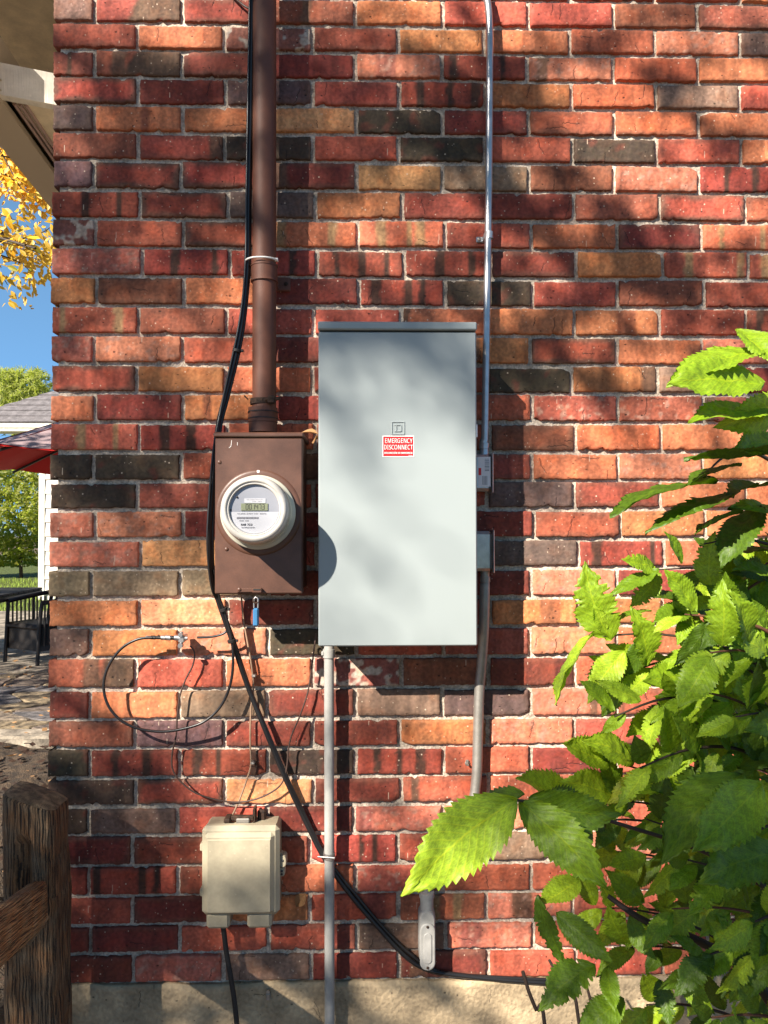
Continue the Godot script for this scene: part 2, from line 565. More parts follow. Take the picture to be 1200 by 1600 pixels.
# ---------------------------------------------------------------- ground
func make_ground() -> void:
	var st := mb()
	quad(st, Vector3(-90, -0.03, 60), Vector3(90, -0.03, 60), Vector3(90, -0.03, -120), Vector3(-90, -0.03, -120))
	var g := obj("ground", st, M.bounce_ground, self)
	structure(g)
	# mulch bed along the house, uneven
	var pos := PackedVector3Array()
	var cols := 60
	for j in 60:
		for i in cols:
			var x := -5.2 + 8.4 * i / (cols - 1.0)
			var z := 1.1 - 5.5 * j / 59.0
			var y := 0.02 + 0.05 * nz.get_noise_2d(x * 1.2, z * 1.2) + 0.02 * nz.get_noise_2d(x * 6.0, z * 6.0)
			pos.append(Vector3(x, y, z))
	structure(put("mulch_bed", grid_mesh(pos, cols), M.soil, self))
	# flagstone path; each stone is a part of it
	var base := mb()
	var A := Vector3(-6.3003, 0.0000, -3.5161)
	var path := Node3D.new()
	path.name = "flagstone_path"
	add_child(path)
	structure(path)
	var z0 := -3.75
	var z1 := -5.95
	box(base, Vector3(-6.4, -0.02, z1), Vector3(-1.6, 0.05, z0), 0.01)
	obj("joint_bed", base, M.soil, path)
	var fr := RandomNumberGenerator.new()
	fr.seed = 31
	var nxs := 15
	var nzs := 7
	var corner := {}
	for j in nzs + 1:
		for i in nxs + 1:
			var off := 0.5 if j % 2 else 0.0
			corner[Vector2i(i, j)] = Vector3(-6.3 + 4.9 * (i + off * 0.7) / nxs + fr.randf_range(-0.11, 0.11), 0.062 + fr.randf_range(-0.006, 0.008), lerpf(z0 - 0.02, z1 + 0.02, j / float(nzs)) + (fr.randf_range(-0.09, 0.09) if j > 0 and j < nzs else 0.0))
	for j in nzs:
		for i in nxs:
			if corner[Vector2i(i, j)].x < -4.9 or corner[Vector2i(i, j)].x > -1.7:
				continue
			var p := [corner[Vector2i(i, j)], corner[Vector2i(i + 1, j)], corner[Vector2i(i + 1, j + 1)], corner[Vector2i(i, j + 1)]]
			var c: Vector3 = (p[0] + p[1] + p[2] + p[3]) / 4.0
			var q := []
			for k in 4:
				var a: Vector3 = c + (p[k] - c) * 0.93
				var n2: Vector3 = c + (p[(k + 1) % 4] - c) * 0.93
				q.append(a.lerp(n2, 0.10))
				q.append(a.lerp(n2, 0.5) + Vector3(fr.randf_range(-0.03, 0.03), 0, fr.randf_range(-0.03, 0.03)))
				q.append(a.lerp(n2, 0.90))
			var s := mb()
			hull_prism(s, q, Vector3.UP, 0.05, 0.008)
			obj("flagstone", s, M["stone%d" % (fr.randi() % 4)], path)
	# border course between the mulch and the path
	var kerb := mb()
	box(kerb, Vector3(-6.4, -0.02, -3.74), Vector3(-1.6, 0.075, -3.52), 0.015)
	structure(obj("path_edging", kerb, M.slab, self))
	var sl := mb()
	box(sl, Vector3(-9.0, -0.02, -11.5), Vector3(-0.75, 0.07, -5.97), 0.01)
	structure(obj("concrete_patio", sl, M.slab, self))
	var lw := mb()
	quad(lw, Vector3(-40, 0.02, -11.5), Vector3(0, 0.02, -11.5), Vector3(0, 0.02, -40), Vector3(-40, 0.02, -40))
	structure(obj("lawn", lw, M.lawn, self))
	# grass blades on the lawn strip in view
	var blade := mb()
	tri(blade, Vector3(-0.006, 0, 0), Vector3(0.006, 0, 0), Vector3(0.004, 0.075, 0.02))
	blade.generate_normals()
	var mm := MultiMesh.new()
	mm.transform_format = MultiMesh.TRANSFORM_3D
	mm.mesh = blade.commit()
	mm.instance_count = 9000
	for i in mm.instance_count:
		mm.set_instance_transform(i, Transform3D(Basis(Vector3.UP, rng.randf() * TAU).scaled(Vector3.ONE * rng.randf_range(0.7, 1.6)), Vector3(rng.randf_range(-14, -5.2), 0.02, rng.randf_range(-20, -11.6))))
	var gi := MultiMeshInstance3D.new()
	gi.name = "grass"
	gi.multimesh = mm
	gi.material_override = M.grass
	gi.set_meta("kind", "stuff")
	add_child(gi)
	tag(gi, "short sunlit grass blades of the lawn behind the patio table", "grass")
	# fallen leaves and wood chips
	scatter("leaf_litter", "dry tan and yellow fallen leaves scattered on the mulch and flagstones", M.dry_pale, 420, 0.045, Vector3(-4.4, 0.075, -7.0), Vector3(-1.0, 0.095, -1.2), 9)
	scatter("mulch_chips", "dark brown wood chips of the mulch bed beside the fence post", M.rust, 2600, 0.05, Vector3(-4.4, 0.03, -3.5), Vector3(-0.8, 0.085, 1.4), 10)

func scatter(called: String, label: String, m: Material, count: int, size: float, lo: Vector3, hi: Vector3, sd: int) -> void:
	var g := RandomNumberGenerator.new()
	g.seed = sd
	var st := mb()
	st.set_smooth_group(-1)
	tri(st, Vector3(-0.5, 0, 0), Vector3(0, 0.05, -0.28), Vector3(0, 0.12, 0.3))
	tri(st, Vector3(0, 0.05, -0.28), Vector3(0.5, 0.16, 0.02), Vector3(0, 0.12, 0.3))
	st.generate_normals()
	var mm := MultiMesh.new()
	mm.transform_format = MultiMesh.TRANSFORM_3D
	mm.mesh = st.commit()
	mm.instance_count = count
	for i in count:
		var b := Basis(Vector3.UP, g.randf() * TAU) * Basis(Vector3.RIGHT, g.randf_range(-0.6, 0.6))
		mm.set_instance_transform(i, Transform3D(b.scaled(Vector3.ONE * size * g.randf_range(0.6, 1.6)), Vector3(g.randf_range(lo.x, hi.x), g.randf_range(lo.y, hi.y), g.randf_range(lo.z, hi.z))))
	var o := MultiMeshInstance3D.new()
	o.name = called
	o.multimesh = mm
	o.material_override = m
	o.set_meta("kind", "stuff")
	add_child(o)
	tag(o, label, "ground litter")

# ---------------------------------------------------------------- the brick wall
const KIND := {
	"r": Color(0.435, 0.100, 0.056), "R": Color(0.500, 0.120, 0.056), "d": Color(0.225, 0.045, 0.028), "o": Color(0.530, 0.180, 0.075), "O": Color(0.660, 0.300, 0.130), "b": Color(0.290, 0.085, 0.048), "k": Color(0.068, 0.046, 0.028), "t": Color(0.250, 0.160, 0.105), "p": Color(0.155, 0.090, 0.082), "f": Color(0.430, 0.088, 0.052), "s": Color(0.330, 0.064, 0.038), "c": Color(0.500, 0.135, 0.070), "w": Color(0.300, 0.115, 0.080), "m": Color(0.360, 0.088, 0.052), "l": Color(0.550, 0.175, 0.105), "u": Color(0.420, 0.105, 0.065)
}

func brick_mesh(x0: float, w: float, h: float, code: String, sd: int, deep_left: bool) -> ArrayMesh:
	# local origin: lower left corner of the face; the face is z = 0 and turns to +z
	var g := RandomNumberGenerator.new()
	g.seed = sd
	var nx := 30 if w > 0.12 else 17
	var ny := 9
	if code == "w" or code == "u":
		nx *= 2
		ny *= 2
	var e := 0.0022
	var xs := [0.0, 0.0, e]
	for i in nx: xs.append(lerpf(e, w - e, (i + 1.0) / (nx + 1.0)))
	xs.append_array([w - e, w, w])
	var ys := [0.0, 0.0, e]
	for i in ny: ys.append(lerpf(e, h - e, (i + 1.0) / (ny + 1.0)))
	ys.append_array([h - e, h, h])
	var cols: int = xs.size()
	var rows: int = ys.size()
	var tx := g.randf_range(-0.018, 0.018)
	var ty := g.randf_range(-0.03, 0.03)
	var proud := g.randf_range(-0.0015, 0.002)
	var bow := g.randf_range(-0.0007, 0.0007)
	var s := sd * 7.31
	var chips := []
	for k in g.randi_range(0, 2):
		chips.append(Vector3(g.randf() * w, 0.0 if g.randf() < 0.75 else h, g.randf_range(0.003, 0.008)))
	if g.randf() < 0.18:
		chips.append(Vector3(w if g.randf() < 0.5 else 0.0, 0.0 if g.randf() < 0.6 else h, g.randf_range(0.010, 0.018)))
	# colour plan
	var base: Color = KIND[code]
	base = base * g.randf_range(0.88, 1.32)
	base.g *= g.randf_range(0.86, 1.16)
	var bands := []
	if code in "sc":
		var n := g.randi_range(2, 3)
		for k in n: bands.append(Vector2((k + g.randf_range(0.15, 0.85)) / n, g.randf_range(0.03, 0.07)))
	elif code in "robdlm" and g.randf() < 0.35:
		bands.append(Vector2(g.randf(), g.randf_range(0.04, 0.16)))
	var band_col := Color(0.055, 0.030, 0.018)
	if code == "c": band_col = Color(0.46, 0.28, 0.13)
	elif code != "s": band_col = [Color(0.16, 0.085, 0.05), base * 1.35, Color(base.r * 0.55, base.g * 0.5, base.b * 0.6)][g.randi() % 3]
	var split := g.randf_range(0.35, 0.65)
	var split_col := Color(0.15, 0.085, 0.050) if g.randf() < 0.6 else Color(0.10, 0.03, 0.028)
	var flash := 0.85 if code == "f" else (g.randf_range(0.0, 0.55) if code in "rRdbpu" else g.randf_range(0.0, 0.25))
	var flash_col := Color(0.155, 0.092, 0.060)
	var bottom_lip := g.randf() < 0.6
	var pos := PackedVector3Array()
	var col := PackedColorArray()
	for j in rows:
		for i in cols:
			var x: float = xs[i]
			var y: float = ys[j]
			var ox := i == 0 or i == cols - 1
			var oy := j == 0 or j == rows - 1
			var ring := ox or oy
			var edge := i == 1 or i == cols - 2 or j == 1 or j == rows - 2
			var u := x / w
			var v := y / h
			var z := proud + tx * (x - w / 2) * 0.35 + ty * (y - h / 2) + bow * sin(u * PI) + 0.0011 * nz.get_noise_3d(x * 30.0, y * 30.0, s) + 0.0006 * nz.get_noise_3d(x * 110.0, y * 110.0, s)
			if edge and not ring: z -= 0.0018
			# uneven arrises
			var wob := 0.0006 * nz.get_noise_2d(x * 22.0 + s, 3.0 if v < 0.5 else 9.0) + 0.0014 * nz.get_noise_2d(x * 190.0 + s, 5.0 if v < 0.5 else 7.0)
			var wobx := 0.0014 * nz.get_noise_2d(y * 50.0 + s, 13.0 if u < 0.5 else 19.0)
			var py := y
			var px := x
			if j <= 2: py += wob * (1.5 if bottom_lip else 1.0) * (1.0 if j < 2 else 0.7)
			elif j >= rows - 3: py += wob * (1.0 if j > rows - 3 else 0.7)
			if i <= 2: px += wobx
			elif i >= cols - 3: px += wobx
			var gouge := 0.0
			for c in chips:
				var dd: float = Vector2(x - c.x, (y - c.y) * 1.6).length() / c.z
				if dd < 1.0:
					gouge = maxf(gouge, 1.0 - dd)
			if gouge > 0.0:
				z -= 0.006 * sqrt(gouge)
				if j <= 2: py += 0.005 * gouge
				elif j >= rows - 3: py -= 0.005 * gouge
			if ring:
				z = -0.075 if (deep_left and i == 0) else -0.022
			pos.append(Vector3(px, py, z))
			# colour: fired patches, flashing, bands, scuffs
			var n1 := nz.get_noise_3d(x * 14.0, y * 18.0, s + 3.0)
			var n2 := nz.get_noise_3d(x * 55.0, y * 38.0, s + 8.0)
			var c := base * (1.06 + 0.15 * n1 + 0.09 * n2)
			for bd in bands:
				var k := 1.0 - smoothstep(0.75, 1.15, absf(u - bd.x + 0.010 * n2 + 0.02 * n1) / bd.y)
				c = c.lerp(band_col * (1.0 + 0.25 * n2), k * 0.92)
			if code == "m":
				c = c.lerp(split_col * (1.0 + 0.3 * n2), smoothstep(-0.03, 0.05, u - split - 0.16 * (v - 0.5) + 0.05 * n1))
			if flash > 0.0:
				var ed := minf(minf(x, w - x) * 0.8, minf(y, h - y)) / h + 0.12 * n1
				c = c.lerp(flash_col * (1.0 + 0.3 * n2), flash * (1.0 - smoothstep(0.02, 0.26, ed)))
			if code == "w":
				c = c.lerp(Color(0.62, 0.52, 0.42), smoothstep(0.12, 0.30, nz.get_noise_3d(x * 22.0, y * 22.0, s + 40.0)))
			elif code == "u" or code == "l":
				c = c.lerp(Color(0.52, 0.30, 0.22), 0.7 * smoothstep(0.15, 0.6, nz.get_noise_3d(x * 40.0, y * 40.0, s + 50.0)))
			elif code == "k":
				c = c.lerp(Color(0.19, 0.05, 0.03), 0.6 * smoothstep(0.25, 0.6, nz.get_noise_3d(x * 18.0, y * 18.0, s + 60.0)))
			if gouge > 0.15:
				c = c.lerp(base * 0.75 + Color(0.03, 0.012, 0.006), 0.7)
			c.r = clampf(c.r, 0.01, 0.9)
			c.g = clampf(c.g, 0.006, 0.9)
			c.b = clampf(c.b, 0.004, 0.9)
			c.a = 1.0
			col.append(c)
	return grid_mesh(pos, cols, col)

func make_wall() -> void:
	var rows := ["tmdborrbb", "rowroorlt", "bmddlslRo", "fdprsoRtr", "pooOkdrRo", "brkrkrkro", "pffdOtbls", "sfpoddbfr", "wrfccrodc", "lssssdocc", "obodskrbd", "cbrrooorr",
		"llrdoofol", "foorrkotd", "ododrruud", "csrrrbRol", "kkrrrrolo", "kbrrrproo", "llrdrdroo", "lOrrrpsoo", "tttdrdldr", "oOdrroorr", "tolkrbloo", "mrowbdrlr", "dotdtplrr",
		"bpddolrrr", "kssksrdrr", "kfOdrrrrr", "ktrdllrrr", "ddrsrtlrr", "dsdourrrr", "rdorclrrr", "ddrrtlrrr", "dltddrrrr"]
	var cy := [2.7080, 2.6469, 2.5812, 2.5175, 2.4510, 2.3876, 2.3204, 2.2514, 2.1834, 2.1161, 2.0475, 1.9805, 1.9105, 1.8444, 1.7759, 1.7092, 1.6384, 1.5733, 1.5058, 1.4372, 1.3696, 1.3020, 1.2345, 1.1628, 1.0900, 1.0246, 0.9569, 0.8907, 0.8283, 0.7579, 0.6899, 0.6202, 0.5583, 0.4902]
	var fj := [-0.636, -0.537, -0.636, -0.535, -0.635, -0.534, -0.636, -0.529, -0.631, -0.523, -0.628, -0.531, -0.633, -0.535, -0.630, -0.528, -0.633, -0.532, -0.628, -0.524, -0.636, -0.526, -0.637, -0.533, -0.638, -0.535, -0.637, -0.532, -0.639, -0.540, -0.638, -0.539, -0.634, -0.536]
	var left := -0.730
	var top_y: float = cy[0] + 0.032 + 9 * 0.0677
	var wall := thing("brick_wall", "red and orange running-bond brick wall of a house above a concrete footing", "wall", Vector3(0, 0, 0))
	# mortar face, raked back behind the brick faces
	var pos := PackedVector3Array()
	var cols := 170
	for j in 210:
		for i in cols:
			var x := lerpf(-0.716, 1.30, i / (cols - 1.0))
			var y := lerpf(0.425, top_y, j / 209.0)
			pos.append(Vector3(x, y, -0.0090 + 0.0020 * nz.get_noise_2d(x * 26.0, y * 30.0) + 0.0012 * nz.get_noise_2d(x * 75.0, y * 75.0)))
	put("mortar", grid_mesh(pos, cols), M.mortar, wall)
	var core := mb()
	box(core, Vector3(-0.715, 0.0, -3.4), Vector3(1.30, top_y, -0.0145), 0.0)
	obj("wall_core", core, M.mortar, wall)
	var rest := mb()
	for k in range(-9, rows.size()):
		var yc: float = cy[k] if k >= 0 else cy[0] - 0.0677 * k
		var up: float = cy[k - 1] if k > 0 else yc + 0.067
		var dn: float = cy[k + 1] if k >= 0 and k < rows.size() - 1 else yc - 0.067
		var hi := (yc + up) / 2.0 - 0.0054
		var lo := (yc + dn) / 2.0 + 0.0050
		var j0: float = fj[k] if k >= 0 else (-0.636 if k % 2 == 0 else -0.535)
		var x := left + 0.004 * nz.get_noise_1d(k * 17.0)
		var x1 := j0 - 0.0052
		var n := 0
		while x < 1.27:
			var sd := (k + 29) * 41 + n
			var code := "r"
			if k >= 0 and n < 9: code = rows[k][n]
			else: code = "rrobdsl"[absi(sd * 7919) % 7]
			var jig := 0.0022 * nz.get_noise_1d(sd * 3.7)
			var m := brick_mesh(x, x1 - x, hi - lo + jig, code, sd, n == 0)
			var t := Transform3D(Basis(Vector3.BACK, 0.012 * nz.get_noise_1d(sd * 9.1) * (0.5 if n == 0 else 1.0)), Vector3(x, lo + jig * 0.5, 0.0))
			if k >= 0 and x < 0.965:
				put("brick", m, M.brick, wall, t)
			else:
				rest.append_from(m, 0, t)
			x = x1 + 0.0104
			x1 = j0 + 0.2032 * (n + 1) - 0.0052 + 0.003 * nz.get_noise_1d(sd * 5.3)
			n += 1
	# the return of the wall round the corner, out of view
	for k in rows.size():
		for b in 8:
			var z := -0.085 - 0.2032 * b - (0.1 if k % 2 else 0.0)
			box(rest, Vector3(-0.729, cy[k] - 0.028, z - 0.19), Vector3(-0.70, cy[k] + 0.028, z), 0.003)
	var ro := put("outer_brickwork", rest.commit(), M.brick, wall)
	ro.set_meta("kind", "stuff")
	# footing: parged concrete, a little proud and uneven
	pos = PackedVector3Array()
	cols = 120
	for j in 42:
		for i in cols:
			var x := lerpf(-0.712, 1.30, i / (cols - 1.0))
			var y: float = lerpf(-0.05, cy[-1] - 0.0335, j / 39.0) if j < 40 else cy[-1] - 0.0335
			y += 0.004 * nz.get_noise_1d(x * 9.0) * smoothstep(30, 38, j)
			var z := 0.004 + 0.0035 * nz.get_noise_2d(x * 7.0, y * 7.0) + 0.0015 * nz.get_noise_2d(x * 40.0, y * 40.0)
			if j == 40: z = -0.002
			if j == 41: z = -0.05
			pos.append(Vector3(x, y, z))
	put("foundation", grid_mesh(pos, cols), M.foundation, wall)

# ---------------------------------------------------------------- roof overhang at the corner
func make_eave() -> void:
	var e := thing("roof_eave", "tan boxed roof overhang with white frieze board at the wall's top left corner", "eave", Vector3(-0.9, 2.78, -0.7))
	var a := Vector3(-1.1740, 2.7800, -0.4440)
	var b := Vector3(-0.9445, 2.7800, -0.5305)
	var c := Vector3(-0.9011, 2.7800, -0.5474)
	var up := 0.075
	# lower soffit behind the board
	var f1 := Vector3(-1.0818, 2.7800, -0.4818)
	var f2 := Vector3(-1.1191, 2.7800, -0.9855)
	var dir := (f2 - f1).normalized()
	var p0 := f1 - dir * 0.10
	var p1 := f2 + dir * 2.6
	var st := mb()
	hull_prism(st, [c, a, p0, p1, Vector3(-0.70, 2.78, p1.z)], Vector3.DOWN, 0.03)
	obj("soffit_panel", st, M.soffit, e)
	# upper soffit, nearer
	st = mb()
	var y2 := 3.36
	hull_prism(st, [Vector3(-0.70, y2, -0.05), Vector3(-1.75, y2, -0.05), Vector3(-1.75, y2, -3.3), Vector3(-0.70, y2, -3.3)], Vector3.DOWN, 0.03)
	obj("soffit_panel", st, M.soffit, e)
	# white frieze board across
	st = mb()
	var n := (c - a).cross(Vector3.UP).normalized()
	if n.z < 0: n = -n
	st.set_smooth_group(-1)
	hull_prism(st, [a + n * 0.01 - Vector3.UP * 0.012, c + n * 0.01 - Vector3.UP * 0.012, c + n * 0.01 + Vector3.UP * (up + 0.01), a + n * 0.01 + Vector3.UP * (up + 0.01)], n, 0.03, 0.003)
	obj("frieze_board", st, M.white_paint, e)
	# fascia with moulding lines
	var out := Vector3(-dir.z, 0, dir.x)
	if out.x > 0: out = -out
	st = mb()
	hull_prism(st, [p0 + out * 0.0 - Vector3.UP * 0.02, p1 - Vector3.UP * 0.02, p1 + out * 0.11 - Vector3.UP * 0.02, p0 + out * 0.11 - Vector3.UP * 0.02], Vector3.DOWN, 0.19)
	obj("fascia", st, M.fascia, e)
	for k in 3:
		st = mb()
		var o := -0.022 - 0.016 * k
		rod(st, f1 + dir * 0.05 + out * o - Vector3.UP * 0.004, p1 + out * o - Vector3.UP * 0.004, 0.006, 6)
		obj("soffit_moulding", st, M.trim_brown, e)
	# roof deck over it
	st = mb()
	box(st, Vector3(-1.80, 3.395, -3.4), Vector3(1.3, 3.45, 0.05), 0.01)
	obj("roof_deck", st, M.shingle, e)

# ---------------------------------------------------------------- the tree behind the camera whose shadow dapples the wall
func make_shade_tree() -> void:
	var t := thing("shade_tree", "tall leafy tree out of view behind the viewer, placed to dapple the wall", "tree", Vector3(-7.1, 0, 6.7))
	var S := SUN.normalized()
	# leaf density set along the sun's path to shade the wall, by patches of nine centimetres, left to right and top to bottom
	var rows := ["66546666666677766556666666", "55774475579663337423374333", "57557755757984332742337433", "75575577559777321372223722", "58855755776696763117432274", "75577557553346674322742227", "55755775577645559555595555", "55665444668766555965559655", "55554444667769655596555965", "66654445777773733337222272", "77764445686883374333742227", "99986533583464323334222222", "88864321241111112334111111", "55443211123111111223111111", "55422211113111111122111111", "32111211133111111112111111", "75311121334111111122111111", "84233233433111111111111111", "86554555543111111111111111", "98666435554111111111111111", "99872222332111111111111111", "99872222543111111111111111", "99972222653100111111111111", "99982222564100024444444444", "99866666664100026999999999", "88766677654321147999999999", "87777777777654564444499999", "77777777777777844444499999", "77777777777778544444499999"]
	var g := RandomNumberGenerator.new()
	g.seed = 12
	var xf := []
	var ends := []
	var along := Vector3(0.74, -0.62, -0.10).normalized()
	for j in rows.size():
		for i in rows[j].length():
			var d := int(rows[j][i])
			if d < 3: continue
			var p := Vector3(-0.73 + 0.0893 * i, 2.62 - 0.0893 * j, 0.0)
			var n := int(round(1.75 * pow((d - 2.0) / 7.0, 1.25) / 0.075 + g.randf_range(-0.5, 0.5)))
			if n < 1: continue
			# a leafy spray hangs along its twig
			var panel_way: bool = i >= 8 and i <= 12 and j >= 9 and j <= 17
			var c := p + S * ((10.5 if panel_way else (5.4 if i >= 11 and j <= 9 else 7.6)) + 1.0 * nz.get_noise_2d(i * 0.35, j * 0.35))
			if d >= 6: ends.append(c)
			c += Vector3(g.randfn(0, 0.025), g.randfn(0, 0.025), 0)
			for l in n:
				xf.append(c + along * g.randfn(0, 0.085) + Vector3(g.randfn(0, 0.016), g.randfn(0, 0.016), g.randfn(0, 0.05)))
	# the rest of the crown
	for k in 2200:
		var v := Vector3(g.randfn(0, 1), g.randfn(0, 1), g.randfn(0, 1)).normalized()
		var q := Vector3(-7.3, 7.6, 6.6) + v * Vector3(1.7, 2.0, 1.7) * g.randf_range(0.7, 1.1)
		# the sun's path to the wall in view holds only the sprays above
		var w := q - S * (q.z / S.z)
		if w.x > -0.95 and w.x < 1.9 and w.y > -0.3 and w.y < 2.9: continue
		xf.append(q)
	var lf := mb()
	lf.set_smooth_group(-1)
	for s in [1.0, -1.0]:
		tri(lf, Vector3(0, 0, 0), Vector3(0.45, s * 0.26, 0.05), Vector3(1, 0, 0))
	lf.generate_normals()
	var mm := MultiMesh.new()
	mm.transform_format = MultiMesh.TRANSFORM_3D
	mm.mesh = lf.commit()
	mm.instance_count = xf.size()
	for i in xf.size():
		var b := Basis(Vector3(g.randfn(0, 1), g.randfn(0, 1), g.randfn(0, 1)).normalized(), g.randf() * TAU)
		mm.set_instance_transform(i, Transform3D(b.scaled(Vector3.ONE * g.randf_range(0.05, 0.085)), xf[i] - t.position))
	var fo := MultiMeshInstance3D.new()
	fo.name = "foliage"
	fo.multimesh = mm
	fo.material_override = M.leafage
	fo.set_meta("kind", "stuff")
	t.add_child(fo)
	var st := mb()
	tube(st, smooth_path([t.position - Vector3.UP * 0.1, Vector3(-7.0, 2.0, 6.7), Vector3(-7.2, 4.5, 6.6), Vector3(-7.1, 7.0, 6.6), Vector3(-7.2, 9.0, 6.5)]), 0.2, 0.05, 12)
	obj("trunk", st, M.bark, t)
	for k in range(0, ends.size(), 9):
		st = mb()
		var e: Vector3 = ends[k]
		var f := Vector3(-7.15, clampf(e.y + 1.4, 4.0, 8.8), 6.55)
		tube(st, smooth_path([f, f.lerp(e, 0.5) + Vector3(0, 0.25, 0), e - along * 0.35, e + along * 0.25]), 0.030, 0.005, 6)
		obj("branch", st, M.bark, t)

# ---------------------------------------------------------------- the house across the patio
func make_house() -> void:
	var h := thing("white_house", "neighbouring house with white lap siding and grey shingle roof behind the umbrella", "house", Vector3(-4, 0, -16))
	var z := -14.0
	var x0: float = Vector3(-6.6777, 1.8058, -14.0000).x
	var y1: float = Vector3(-6.6752, 3.3183, -14.0000).y
	var st := mb()
	box(st, Vector3(x0 + 0.1, 0, z - 6), Vector3(-1.0, y1, z - 0.03), 0.0)
	obj("wall", st, M.siding, h)
	st = mb()
	box(st, Vector3(x0, 0, z - 0.05), Vector3(x0 + 0.13, y1, z + 0.03), 0.01)
	obj("corner_board", st, M.white_paint, h)
	var y := 0.15
	while y < y1 - 0.05:
		st = mb()
		hull_prism(st, [Vector3(x0 + 0.13, y, z + 0.022), Vector3(-1.0, y, z + 0.022), Vector3(-1.0, y + 0.29, z), Vector3(x0 + 0.13, y + 0.29, z)], Vector3(0, 0.076, 1), 0.02)
		obj("siding_plank", st, M.siding, h)
		y += 0.29
	# roof: fascia, courses of shingles
	var ex := x0 - 1.6
	st = mb()
	box(st, Vector3(ex, y1 + 0.14, z + 0.42), Vector3(-1.0, y1 + 0.27, z + 0.47), 0.01)
	obj("gutter", st, M.white_paint, h)
	st = mb()
	box(st, Vector3(ex + 0.02, y1 + 0.08, z - 0.02), Vector3(-1.0, y1 + 0.13, z + 0.46), 0.0)
	obj("soffit", st, M.white_paint, h)
	var k := 0
	while k < 16:
		st = mb()
		var a := z + 0.5 - k * 0.26
		var yy := y1 + 0.27 + k * 0.15
		var hip := ex + k * 0.26 * 0.95
		var xx := -1.0
		hull_prism(st, [Vector3(hip, yy, a), Vector3(xx, yy, a), Vector3(xx, yy + 0.135, a - 0.27), Vector3(hip + 0.26, yy + 0.135, a - 0.27)], Vector3(0, 0.87, 0.5), 0.03)
		obj("shingle_course", st, M.shingle, h)
		k += 1

# ---------------------------------------------------------------- plants behind
func leaf_poly(len_: float, wid: float, fold := 0.12) -> ArrayMesh:
	var st := mb()
	st.set_smooth_group(-1)
	var prof := [Vector2(0, 0.02), Vector2(0.22, 0.36), Vector2(0.45, 0.5), Vector2(0.72, 0.33), Vector2(1, 0)]
	for s in [1.0, -1.0]:
		for i in 4:
			var a := Vector3(prof[i].x * len_, 0, -0.10 * prof[i].x * prof[i].x * len_)
			var b := Vector3(prof[i + 1].x * len_, 0, -0.10 * prof[i + 1].x * prof[i + 1].x * len_)
			var c := Vector3(b.x, s * prof[i + 1].y * wid, b.z + fold * prof[i + 1].y * wid)
			var d := Vector3(a.x, s * prof[i].y * wid, a.z + fold * prof[i].y * wid)
			if s > 0: quad(st, a, b, c, d)
			else: quad(st, d, c, b, a)
	st.generate_normals()
	return st.commit()

func aim(from: Vector3, to: Vector3, normal: Vector3, roll := 0.0) -> Basis:
	# x runs from -> to, z as near to normal as can be
	var x := (to - from).normalized()
	var z := (normal - x * normal.dot(x)).normalized()
	z = z.rotated(x, roll)
	return Basis(x, z.cross(x), z)

